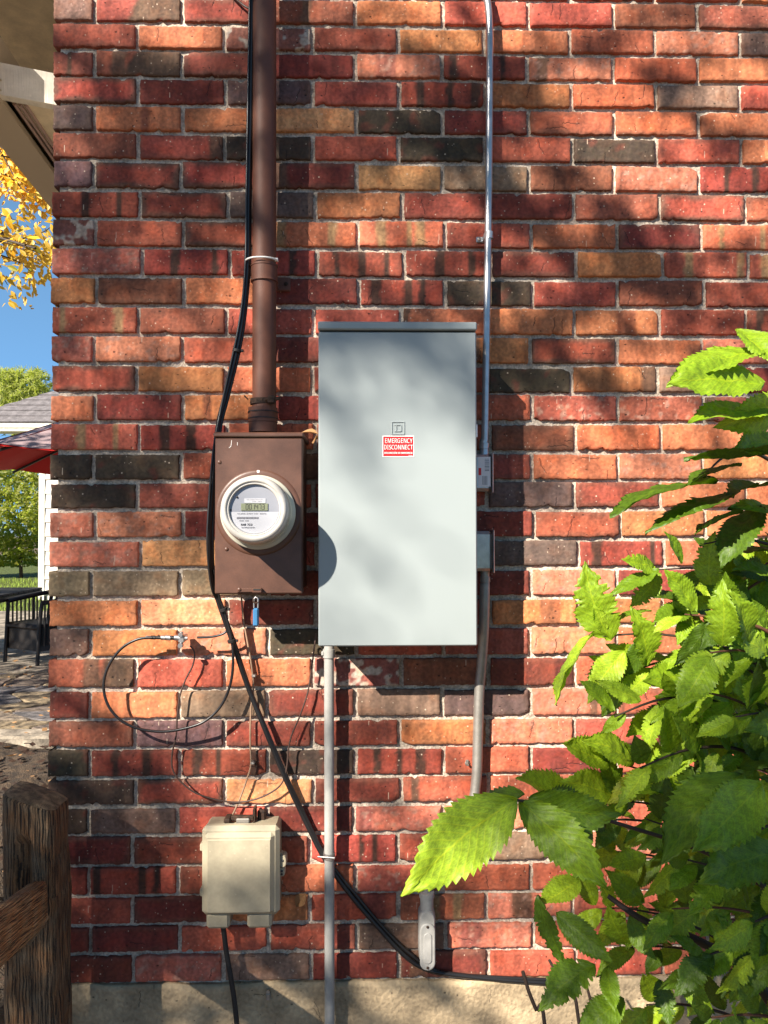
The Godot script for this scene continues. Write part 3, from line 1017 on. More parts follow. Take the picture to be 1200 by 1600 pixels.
func make_background_plants() -> void:
	var g := RandomNumberGenerator.new()
	g.seed = 91
	# yellow ash: trunk out of the picture on the left, sprays of leaves hanging into it
	var ash := thing("yellow_ash_tree", "autumn tree with golden yellow leaves hanging below the roof overhang", "tree", Vector3(-6.2, 0, -4.6))
	var st := mb()
	tube(st, smooth_path([Vector3(-6.2, -0.05, -4.6), Vector3(-6.1, 1.6, -4.5), Vector3(-6.0, 3.4, -4.3), Vector3(-6.2, 6.2, -4.5)]), 0.16, 0.06, 10)
	obj("trunk", st, M.bark, ash)
	var kinds := [leaf_poly(0.085, 0.036), leaf_poly(0.070, 0.034), leaf_poly(0.095, 0.036, 0.3)]
	var sprays := [
		[[Vector3(-2.6255, 4.4164, -3.2000), Vector3(-2.4588, 4.0832, -3.2000), Vector3(-2.2518, 3.8259, -3.2000), Vector3(-2.0868, 3.7103, -3.2000)], 30, 0], [[Vector3(-2.7181, 4.2610, -3.3000), Vector3(-2.5067, 3.9645, -3.3000), Vector3(-2.3171, 3.7744, -3.3000), Vector3(-2.2121, 3.7113, -3.3000)], 26, 0], [[Vector3(-2.5338, 4.4817, -3.1000), Vector3(-2.3304, 4.1963, -3.1000), Vector3(-2.2281, 3.9716, -3.1000), Vector3(-2.1346, 3.8290, -3.1000)], 28, 0],
		[[Vector3(-2.5167, 3.8979, -3.0000), Vector3(-2.3195, 3.8195, -3.0000), Vector3(-2.1618, 3.7807, -3.0000), Vector3(-2.0352, 3.7096, -3.0000)], 24, 0], [[Vector3(-2.8129, 4.1844, -3.4000), Vector3(-2.5565, 4.0781, -3.4000), Vector3(-2.4278, 3.9706, -3.4000), Vector3(-2.3208, 3.9194, -3.4000)], 24, 0], [[Vector3(-2.6730, 3.8778, -3.3000), Vector3(-2.4848, 3.8454, -3.3000), Vector3(-2.2964, 3.8044, -3.3000), Vector3(-2.1033, 3.7292, -3.3000)], 20, 0],
		[[Vector3(-2.7403, 3.5385, -3.2000), Vector3(-2.5356, 3.4775, -3.2000), Vector3(-2.3715, 3.4079, -3.2000), Vector3(-2.2480, 3.3129, -3.2000)], 28, 1], [[Vector3(-2.5923, 3.5769, -3.0000), Vector3(-2.4347, 3.4981, -3.0000), Vector3(-2.2772, 3.4393, -3.0000), Vector3(-2.1668, 3.4001, -3.0000)], 26, 1], [[Vector3(-2.6046, 3.4166, -3.1000), Vector3(-2.4037, 3.3283, -3.1000), Vector3(-2.1828, 3.2767, -3.1000), Vector3(-2.0419, 3.2164, -3.1000)], 30, 1],
		[[Vector3(-2.5861, 3.4747, -3.3000), Vector3(-2.3353, 3.4127, -3.3000), Vector3(-2.1888, 3.3712, -3.3000), Vector3(-2.0756, 3.3379, -3.3000)], 28, 1], [[Vector3(-2.6160, 3.3314, -3.2000), Vector3(-2.4113, 3.2703, -3.2000), Vector3(-2.2472, 3.2089, -3.2000), Vector3(-2.1731, 3.1470, -3.2000)], 26, 1], [[Vector3(-2.6028, 3.2130, -3.1000), Vector3(-2.4423, 3.1529, -3.1000), Vector3(-2.3217, 3.0925, -3.1000), Vector3(-2.2732, 3.0317, -3.1000)], 16, 2],
		[[Vector3(-2.2760, 3.2914, -3.0000), Vector3(-2.1189, 3.2924, -3.0000), Vector3(-2.0090, 3.3331, -3.0000), Vector3(-1.9541, 3.3735, -3.0000)], 20, 1], [[Vector3(-2.7003, 3.6220, -3.2000), Vector3(-2.4952, 3.5403, -3.2000), Vector3(-2.3711, 3.3662, -3.2000), Vector3(-2.3212, 3.2501, -3.2000)], 20, 2], [[Vector3(-2.4395, 4.0591, -3.0000), Vector3(-2.2803, 3.8399, -3.0000), Vector3(-2.1606, 3.6203, -3.0000), Vector3(-2.1013, 3.5807, -3.0000)], 20, 0]]
	for sp in sprays:
		var path: Array = smooth_path([Vector3(-5.95, 3.6 + g.randf(), -4.2), sp[0][0]] + sp[0], 5)
		st = mb()
		tube(st, path, 0.010, 0.0022, 5)
		obj("twig", st, M.twig, ash)
		var near := path.filter(func(v): return v.x > -2.68)
		if near.is_empty(): near = [path[-1]]
		for k in int(sp[1] * 0.78):
			var at: Vector3 = near[g.randi() % near.size()] + Vector3(g.randfn(0, 0.035), g.randfn(0, 0.03), g.randfn(0, 0.06))
			var dirv := Vector3(g.randf_range(-0.7, 0.9), g.randf_range(-1.0, 0.15), g.randf_range(-0.5, 0.6)).normalized()
			var b := aim(at, at + dirv, Vector3(g.randf_range(-0.7, 0.4), g.randf_range(-0.2, 1.0), 0.8))
			var pick := g.randf()
			var mi := 0
			if sp[2] == 0: mi = 0 if pick < 0.5 else (1 if pick < 0.9 else 2)
			elif sp[2] == 1: mi = 0 if pick < 0.3 else (1 if pick < 0.45 else (2 if pick < 0.8 else 3))
			else: mi = 2 if pick < 0.4 else 3
			put("leaf", kinds[g.randi() % 3], M["ash%d" % mi], ash, Transform3D(b.scaled(Vector3.ONE * g.randf_range(0.65, 1.0)), at))
	# the small leaves further back in the same sprays
	var am := MultiMesh.new()
	am.transform_format = MultiMesh.TRANSFORM_3D
	am.mesh = kinds[0]
	var am2 := am.duplicate()
	am2.mesh = kinds[1]
	for q in 2:
		var m2: MultiMesh = [am, am2][q]
		m2.instance_count = 520 if q == 0 else 1000
		for i in m2.instance_count:
			var sp = sprays[g.randi() % (15 if q == 0 else 9)]
			if q == 0 and sp[2] == 0 and g.randf() < 0.5: sp = sprays[6 + g.randi() % 8]
			if q == 1: sp = sprays[g.randi() % 6]
			var pts: Array = smooth_path(sp[0], 6)
			var at: Vector3 = pts[g.randi_range(pts.size() / 3, pts.size() - 1)] + Vector3(g.randfn(0, 0.06), g.randfn(0, 0.05), -0.15 + g.randfn(0, 0.12))
			var dirv := Vector3(g.randf_range(-0.7, 0.9), g.randf_range(-1.0, 0.15), g.randf_range(-0.5, 0.6)).normalized()
			m2.set_instance_transform(i, Transform3D(aim(at, at + dirv, Vector3(g.randf_range(-0.7, 0.4), g.randf_range(-0.2, 1.0), 0.8)).scaled(Vector3.ONE * g.randf_range(0.5, 0.85)), at - ash.position))
		var ao := MultiMeshInstance3D.new()
		ao.name = ["green_gold_foliage", "gold_foliage"][q]
		ao.multimesh = m2
		ao.material_override = M["ash%d" % (2 if q == 0 else 0)]
		ao.set_meta("kind", "stuff")
		ash.add_child(ao)
	var cm := MultiMesh.new()  # crown out of view, placed to dapple the path and patio
	cm.transform_format = MultiMesh.TRANSFORM_3D
	cm.mesh = kinds[2]
	cm.instance_count = 5200
	for i in cm.instance_count:
		var v := Vector3(g.randfn(0, 1), g.randfn(0, 1), g.randfn(0, 1)).normalized() * pow(g.randf(), 0.4)
		var at := Vector3(-6.6, 4.6, -2.2) + v * Vector3(2.2, 1.7, 2.5)
		var b := Basis(Vector3(g.randfn(0, 1), g.randfn(0, 1), g.randfn(0, 1)).normalized(), g.randf() * TAU)
		cm.set_instance_transform(i, Transform3D(b.scaled(Vector3.ONE * 1.5), at - ash.position))
	var co := MultiMeshInstance3D.new()
	co.name = "crown"
	co.multimesh = cm
	co.material_override = M.ash1
	co.set_meta("kind", "stuff")
	ash.add_child(co)
	# conifer far behind the neighbouring roof
	var pine := thing("tall_conifer", "pale green bushy conifer rising beyond the grey shingle roof", "tree", Vector3(-15.2, 0, -29))
	st = mb()
	tube(st, [Vector3(-15.2, -0.05, -29), Vector3(-15.0, 3.5, -29), Vector3(-14.9, 7.0, -29)], 0.3, 0.03, 8)
	obj("trunk", st, M.bark, pine)
	var tuft := mb()
	tuft.set_smooth_group(-1)
	for k in 7:
		var a := TAU * k / 7.0
		var d := Vector3(cos(a), sin(a) * 0.9 + 0.5, sin(a * 2.0) * 0.7).normalized()
		var s := d.cross(Vector3.UP).normalized() * 0.09
		tri(tuft, -s, s, d)
		tri(tuft, Vector3.ZERO + s.rotated(d, 1.57), -s.rotated(d, 1.57), d * 0.9)
	tuft.generate_normals()
	var mm := MultiMesh.new()
	mm.transform_format = MultiMesh.TRANSFORM_3D
	mm.mesh = tuft.commit()
	var spots := []
	for lobe in [[Vector3(-15.3412, 6.1638, -29.0000), 1.5], [Vector3(-14.3384, 6.5480, -29.0000), 1.15], [Vector3(-13.9737, 7.1393, -29.3000), 0.75], [Vector3(-13.0485, 7.1518, -28.8000), 0.6], [Vector3(-13.1137, 6.6605, -29.2000), 0.6], [Vector3(-13.5784, 5.9119, -29.0000), 1.1], [Vector3(-15.1670, 7.2580, -29.4000), 0.8], [Vector3(-14.0923, 7.2885, -29.0000), 0.4], [Vector3(-13.1612, 7.4952, -29.0000), 0.3], [Vector3(-12.7234, 6.1684, -29.0000), 0.45]]:
		for k in int(170 * lobe[1] * lobe[1]) + 40:
			var v: Vector3 = Vector3(g.randfn(0, 1), g.randfn(0, 1), g.randfn(0, 1)).normalized() * lobe[1] * pow(g.randf(), 0.45)
			spots.append(lobe[0] + v)
	mm.instance_count = spots.size()
	for i in spots.size():
		var b := Basis(Vector3(g.randfn(0, 1), g.randfn(0, 1), g.randfn(0, 1)).normalized(), g.randf() * TAU)
		mm.set_instance_transform(i, Transform3D(b.scaled(Vector3.ONE * g.randf_range(0.14, 0.34)), spots[i] - pine.position))
	var cr := MultiMeshInstance3D.new()
	cr.name = "crown"
	cr.multimesh = mm
	cr.material_override = M.pine
	cr.set_meta("kind", "stuff")
	pine.add_child(cr)
	# hedge at the end of the lawn
	var hedge := thing("green_hedge", "tall sunlit yellow-green hedge at the far end of the lawn under the umbrella", "hedge", Vector3(-10, 0, -19.5))
	for k in 3:
		var hm := MultiMesh.new()
		hm.transform_format = MultiMesh.TRANSFORM_3D
		hm.mesh = leaf_poly(1.0, 0.6, 0.2)
		hm.instance_count = 11000
		for i in hm.instance_count:
			var x := g.randf_range(-13.5, -7.4)
			var y := g.randf_range(0.35, 3.3)
			var bulge := 0.45 * nz.get_noise_2d(x * 0.9, y * 0.9) + 0.40 * nz.get_noise_2d(x * 2.6, y * 2.6)
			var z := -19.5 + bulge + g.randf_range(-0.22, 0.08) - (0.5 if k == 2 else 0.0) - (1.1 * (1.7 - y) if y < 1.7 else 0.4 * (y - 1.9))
			var b := Basis(Vector3(g.randfn(0, 1), g.randfn(0, 1), g.randfn(0, 1)).normalized(), g.randf() * TAU)
			hm.set_instance_transform(i, Transform3D(b.scaled(Vector3.ONE * g.randf_range(0.055, 0.13)), Vector3(x, y, z) - hedge.position))
		var ho := MultiMeshInstance3D.new()
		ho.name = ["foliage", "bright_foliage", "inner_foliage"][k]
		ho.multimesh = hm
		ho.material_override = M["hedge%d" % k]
		ho.set_meta("kind", "stuff")
		hedge.add_child(ho)
	for x in [-12.5, -11.2, -10.1, -9.2, -8.3]:
		st = mb()
		tube(st, [Vector3(x, -0.02, -20.9), Vector3(x + 0.1, 1.2, -20.6), Vector3(x - 0.1, 2.8, -20.1)], 0.06, 0.02, 6)
		obj("stem", st, M.twig, hedge)

# ---------------------------------------------------------------- patio
func make_patio_furniture() -> void:
	# umbrella: eight panels, a red under-sheet standing in for sunlight through the cloth
	var c := Vector3(-2.13, 0, -6.0)
	var u := thing("patio_umbrella", "dark red patio umbrella with pale mauve top beside the wall corner", "umbrella", c)
	var rim := []
	var R := 1.90
	for k in 8:
		var a := deg_to_rad(67.5 + 45.0 * k)
		rim.append(c + Vector3(cos(a) * R, 2.145, sin(a) * R))
	var apex := c + Vector3(0, 2.95, 0)
	for k in 8:
		var a: Vector3 = rim[k]
		var b: Vector3 = rim[(k + 1) % 8]
		var st := mb()
		var n := 6
		for i in n:
			for j in n:
				var P := func(s, t):
					var q: Vector3 = apex.lerp(a.lerp(b, t), s)
					q.y -= 0.05 * sin(PI * t) * s + 0.05 * sin(PI * s) + 0.006 * sin(t * 17.0 + s * 6.0)
					return q
				var s0 := i / float(n)
				var s1 := (i + 1.0) / n
				var t0 := j / float(n)
				var t1 := (j + 1.0) / n
				st.set_smooth_group(0)
				quad(st, P.call(s0, t0), P.call(s0, t1), P.call(s1, t1), P.call(s1, t0)) if i == -1 else quad(st, P.call(s1, t0), P.call(s0, t0), P.call(s0, t1), P.call(s1, t1))
		obj("canopy_panel", st, M.umbrella, u)
		st = mb()
		st.set_smooth_group(-1)
		for i in n:
			var P2 := func(q, t):
				var v: Vector3 = apex.lerp(a.lerp(b, t), q)
				v.y -= 0.05 * sin(PI * t) * q + 0.05 * sin(PI * q) + 0.012
				return v
			for j in n:
				quad(st, P2.call(i / float(n), j / float(n)), P2.call((i + 1.0) / n, j / float(n)), P2.call((i + 1.0) / n, (j + 1.0) / n), P2.call(i / float(n), (j + 1.0) / n))
		obj("red_under_sheet", st, M.umbrella_red, u)
		st = mb()
		rod(st, apex + Vector3(0, -0.20, 0), a + Vector3(0, -0.045, 0), 0.013, 6)
		obj("rib", st, M.black_metal, u)
		st = mb()
		rod(st, c + Vector3(0, 2.02, 0), apex.lerp(a, 0.55) + Vector3(0, -0.10, 0), 0.009, 6)
		obj("strut", st, M.black_metal, u)
	var st := mb()
	rod(st, c + Vector3(0, 0.07, 0), c + Vector3(0, 2.86, 0), 0.022, 12)
	obj("pole", st, M.black_metal, u)
	st = mb()
	lathe(st, [Vector2(0.26, 0), Vector2(0.25, 0.05), Vector2(0.06, 0.09), Vector2(0.03, 0.25), Vector2(0, 0.25)], Transform3D(Basis(Vector3.RIGHT, -PI / 2), c + Vector3(0, 0.07, 0)), 24)
	obj("base", st, M.black_metal, u)
	# table: slatted top on four legs
	var t := thing("patio_table", "black metal patio table with a flat top at the left edge", "table", Vector3(-4.5, 0.07, -6.9))
	for k in 9:
		st = mb()
		box(st, Vector3(-5.3, 0.755, -7.45 + 0.125 * k), Vector3(-3.86, 0.785, -7.45 + 0.125 * k + 0.118), 0.006)
		obj("top_slat", st, M.table_top, t)
	st = mb()
	for q in [[-5.3, -7.45, -3.86, -7.42], [-5.3, -6.36, -3.86, -6.33]]:
		box(st, Vector3(q[0], 0.70, q[1]), Vector3(q[2], 0.753, q[3]), 0.004)
	for q in [[-5.3, -7.42, -5.27, -6.36], [-3.89, -7.42, -3.86, -6.36]]:
		box(st, Vector3(q[0], 0.702, q[1]), Vector3(q[2], 0.751, q[3]), 0.004)
	obj("apron", st, M.black_metal, t)
	for q in [Vector2(-5.22, -7.35), Vector2(-3.92, -7.35), Vector2(-5.22, -6.42), Vector2(-3.92, -6.42)]:
		st = mb()
		rod(st, Vector3(q.x, 0.07, q.y), Vector3(q.x, 0.71, q.y), 0.02, 8)
		obj("leg", st, M.black_metal, t)
	wicker_chair(Vector3(-3.49, 0.07, -6.60), deg_to_rad(-30.0), "black wicker armchair pulled up to the patio table beside the wall corner")

func wicker_chair(at: Vector3, turn: float, label: String) -> void:
	var c := thing("wicker_chair", label, "chair", at)
	c.rotation.y = turn
	# built round its own base, seat facing +z
	var add := func(called, st, m, p = c):
		st.generate_normals()
		var o := MeshInstance3D.new()
		o.name = free_name(p, called)
		o.mesh = st.commit()
		o.material_override = m
		p.add_child(o, true)
		return o
	var st := mb()
	box(st, Vector3(-0.27, 0.36, -0.26), Vector3(0.27, 0.42, 0.27), 0.02)
	add.call("seat", st, M.wicker)
	for s in [-1.0, 1.0]:
		st = mb()
		tube(st, [Vector3(0.26 * s, 0, 0.27), Vector3(0.26 * s, 0.40, 0.25), Vector3(0.27 * s, 0.64, 0.23)], 0.020, 0.020, 8)
		add.call("leg", st, M.wicker)
		st = mb()
		tube(st, smooth_path([Vector3(0.25 * s, 0, -0.38), Vector3(0.26 * s, 0.38, -0.26), Vector3(0.27 * s, 0.88, -0.36)]), 0.022, 0.020, 8)
		add.call("leg", st, M.wicker)
		st = mb()
		tube(st, smooth_path([Vector3(0.27 * s, 0.64, 0.24), Vector3(0.31 * s, 0.66, 0.02), Vector3(0.28 * s, 0.70, -0.30)]), 0.024, 0.024, 8)
		add.call("armrest", st, M.wicker)
		st = mb()
		for k in 10:
			rod(st, Vector3(0.29 * s, 0.20, -0.24 + 0.05 * k), Vector3(0.295 * s, 0.655, -0.24 + 0.05 * k), 0.010, 5)
		add.call("side_weave", st, M.wicker)
		st = mb()
		rod(st, Vector3(0.255 * s, 0.16, 0.26), Vector3(0.255 * s, 0.20, -0.32), 0.012, 6)
		add.call("stretcher", st, M.wicker)
	st = mb()
	tube(st, smooth_path([Vector3(-0.27, 0.88, -0.36), Vector3(-0.12, 0.94, -0.40), Vector3(0.12, 0.94, -0.40), Vector3(0.27, 0.88, -0.36)]), 0.024, 0.024, 8)
	add.call("top_rail", st, M.wicker)
	st = mb()
	box(st, Vector3(-0.24, 0.42, -0.012), Vector3(0.24, 0.92, -0.006), 0.002, Transform3D(Basis(Vector3.RIGHT, -0.22), Vector3(0, -0.01, -0.19)))
	add.call("back_weave", st, M.wicker)
	for s in [-1.0, 1.0]:
		st = mb()
		box(st, Vector3(0.262 * s - 0.004, 0.14, -0.26), Vector3(0.262 * s + 0.004, 0.40, 0.24), 0.002)
		add.call("side_panel", st, M.wicker)
	for k in 9:
		st = mb()
		var x := -0.22 + 0.055 * k
		box(st, Vector3(x - 0.014, 0.40, -0.005), Vector3(x + 0.014, 0.54, 0.005), 0.002, Transform3D(Basis(Vector3.RIGHT, -0.22), Vector3(0, -0.01, -0.19)))
		box(st, Vector3(x - 0.014, 0.545, -0.006), Vector3(x + 0.014, 0.94, 0.006), 0.002, Transform3D(Basis(Vector3.RIGHT, -0.22), Vector3(0, -0.01, -0.19)))
		add.call("back_slat", st, M.wicker)
	st = mb()
	box(st, Vector3(-0.25, 0.14, 0.22), Vector3(0.25, 0.37, 0.24), 0.005)
	add.call("front_weave", st, M.wicker)

# ---------------------------------------------------------------- fence
func wood_beam(rows: Array, sd: float, rough: float, slot := []) -> ArrayMesh:
	# rows: arrays of [centre, half width vector, half depth vector]; a riven, uneven timber
	var pos := PackedVector3Array()
	var uv := PackedVector2Array()
	var n := 28
	var R := rows.size()
	var run := 0.0
	for j in R:
		var c: Vector3 = rows[j][0]
		if j > 0: run += (c - rows[j - 1][0]).length()
		var hx: Vector3 = rows[j][1]
		var hz: Vector3 = rows[j][2]
		for i in n + 1:
			var a := TAU * (i % n) / n
			var ca := cos(a)
			var sa := sin(a)
			var k := 1.0 / pow(pow(absf(ca), 5.0) + pow(absf(sa), 5.0), 0.2)
			var grain := nz.get_noise_3d((i % n) * 0.9, j * 0.10, sd)
			var crack := clampf(nz.get_noise_3d((i % n) * 1.7, j * 0.05, sd + 30.0) - 0.25, 0, 1)
			var d := 1.0 + rough * (grain * 0.5 - crack * 1.3)
			if slot.size() and j >= slot[0] and j <= slot[1] and i % n in slot[2]: d *= 0.55
			pos.append(c + (hx * ca + hz * sa) * k * d)
			uv.append(Vector2(i * 0.42 / n / 0.40 + sd * 0.1, run / 0.40))
	return grid_mesh(pos, n + 1, PackedColorArray(), uv)

func make_fence() -> void:
	var top := Vector3(-0.6903, 0.9457, 0.1600)
	var post := thing("fence_post", "weathered grey-brown split-rail fence post standing against the wall corner", "post", Vector3(-0.71, 0, 0.16))
	var rows := []
	var foot := Vector3(-0.6657, 0.4197, 0.1600)
	foot.y = 0.0
	var hw := 0.055
	for j in 40:
		var t := j / 34.0
		var c := Vector3(lerpf(foot.x, top.x, t), lerpf(-0.05, top.y - 0.008, t), 0.16)
		var k := 1.0
		if j > 34:
			var e := (j - 34) / 5.0
			c = Vector3(top.x, top.y - 0.008 + 0.012 * sin(e * PI / 2), 0.16)
			k = cos(e * PI / 2 * 0.995)
		rows.append([c + Vector3(0.002 * nz.get_noise_1d(j * 2.0), 0, 0), Vector3(hw * k, -0.02 * k if j > 30 else 0.0, 0), Vector3(0, 0, -0.05 * k)])
	put("timber", wood_beam(rows.slice(0, 36), 4.0, 0.14, [27, 31, [20, 21]]), M.wood, post)
	put("lit_end_grain", wood_beam(rows.slice(35), 4.0, 0.05), M.lit_end_grain, post)
	var st := mb()
	var rail := thing("fence_rail", "rough-sawn brown fence rail running from the post toward the viewer", "rail", Vector3(-0.6667, 0.7535, 0.2000))
	rows = []
	var a := Vector3(-0.6590, 0.7431, 0.2000)
	var b := Vector3(-0.5929, 0.8792, 0.7500)
	for j in 22:
		var t := j / 21.0
		var c: Vector3 = a.lerp(b, t) if j < 21 else a.lerp(b, 20.0 / 21.0)
		var hy := lerpf(0.046, 0.052, t)
		var k := 1.0
		if j == 0 or j == 21: k = 0.05
		rows.append([c, Vector3(0.020, 0.004, 0.006) * k, Vector3(0, hy * k, 0)])
	put("timber", wood_beam(rows, 9.0, 0.10), M.wood_rail, rail)
	st = mb()
	var sp := [Vector3(-0.6367, 0.7321, 0.2350), Vector3(-0.6437, 0.7161, 0.3100), Vector3(-0.6366, 0.7124, 0.3100), Vector3(-0.6329, 0.7233, 0.2350)]
	hull_prism(st, [sp[1], sp[2], sp[3], sp[0]], Vector3(0.2, 0.1, 1), 0.012, 0.001)
	obj("splinter", st, M.wood_rail, rail)

# ---------------------------------------------------------------- brown service riser
func make_riser() -> void:
	var r := thing("service_riser_pipe", "brown painted steel service pipe rising from the meter box", "pipe", Vector3(-0.2298, 1.7610, 0.0700))
	var a := Vector3(-0.2313, 2.7737, 0.0700)
	var b := Vector3(-0.2298, 1.7496, 0.0700)
	a.y = 3.38
	var st := mb()
	rod(st, b, a, 0.0265, 28)
	obj("pipe", st, M.brown_old, r)
	# pipe strap with its ear screwed to the wall
	st = mb()
	var s := Vector3(-0.2302, 2.0654, 0.0700)
	tube(st, [s + Vector3(0, -0.016, 0), s + Vector3(0, 0.016, 0)], 0.0292, 0.0292, 28)
	tube(st, [s + Vector3(0, -0.019, 0), s + Vector3(0, -0.015, 0)], 0.0305, 0.0305, 28)
	tube(st, [s + Vector3(0, 0.015, 0), s + Vector3(0, 0.019, 0)], 0.0305, 0.0305, 28)
	var strap := obj("strap", st, M.brown_old, r)
	st = mb()
	box(st, Vector3(s.x + 0.02, s.y - 0.02, 0.004), Vector3(s.x + 0.052, s.y + 0.012, 0.012), 0.002)
	box(st, Vector3(s.x + 0.018, s.y - 0.018, 0.013), Vector3(s.x + 0.025, s.y + 0.01, 0.06), 0.002)
	obj("strap_ear", st, M.brown_old, strap)
	st = mb()
	screw_head(st, Vector3(s.x + 0.042, s.y - 0.004, 0.012), 0.005)
	obj("screw", st, M.rust, strap)
	# perforated hose clamp
	st = mb()
	var h := Vector3(-0.2327, 1.7782, 0.0700)
	tube(st, [h + Vector3(0, -0.006, 0), h + Vector3(0, 0.006, 0)], 0.0285, 0.0285, 28)
	for k in 7:
		var an := deg_to_rad(-60.0 + 20.0 * k)
		box(st, Vector3(-0.0025, -0.0018, 0.028), Vector3(0.0025, 0.0018, 0.0295), 0.0004, Transform3D(Basis(Vector3.UP, an), h))
	var clamp_ := obj("hose_clamp", st, M.rust, r)
	st = mb()
	box(st, h + Vector3(0.014, -0.009, 0.022), h + Vector3(0.032, 0.009, 0.036), 0.003)
	rod(st, h + Vector3(0.010, 0.0, 0.030), h + Vector3(0.042, 0.003, 0.030), 0.004, 8)
	rod(st, h + Vector3(-0.030, 0.002, 0.020), h + Vector3(-0.038, 0.010, 0.024), 0.0016, 6)
	obj("clamp_screw", st, M.rust, clamp_)
	# threaded hub on top of the box
	var base := Vector3(-0.2326, 1.7153, 0.0700)
	base.y = Vector3(-0.2326, 1.7096, 0.0700).y
	for q in [[0.0, 0.022, 0.0315, 32], [0.0225, 0.0305, 0.0325, 32], [0.031, 0.045, 0.0335, 8], [0.0455, 0.055, 0.0325, 32]]:
		st = mb()
		tube(st, [base + Vector3(0, q[0], 0), base + Vector3(0, q[0] + 0.0015, 0), base + Vector3(0, q[1] - 0.0015, 0), base + Vector3(0, q[1], 0)], q[2], q[2], q[3])
		obj("hub_ring", st, M.brown_old, r)
	for yq in [0.0305, 0.0452]:
		st = mb()
		tube(st, [base + Vector3(0, yq - 0.0008, 0), base + Vector3(0, yq + 0.0012, 0)], 0.0337, 0.0337, 32)
		obj("gasket", st, M.rubber_dull, r)

func screw_head(st: SurfaceTool, at: Vector3, r: float) -> void:
	lathe(st, [Vector2(r, 0), Vector2(r, 0.0006), Vector2(r * 0.8, 0.0018), Vector2(r * 0.3, 0.0024), Vector2(0, 0.0024)], Transform3D(Basis(), at), 14)

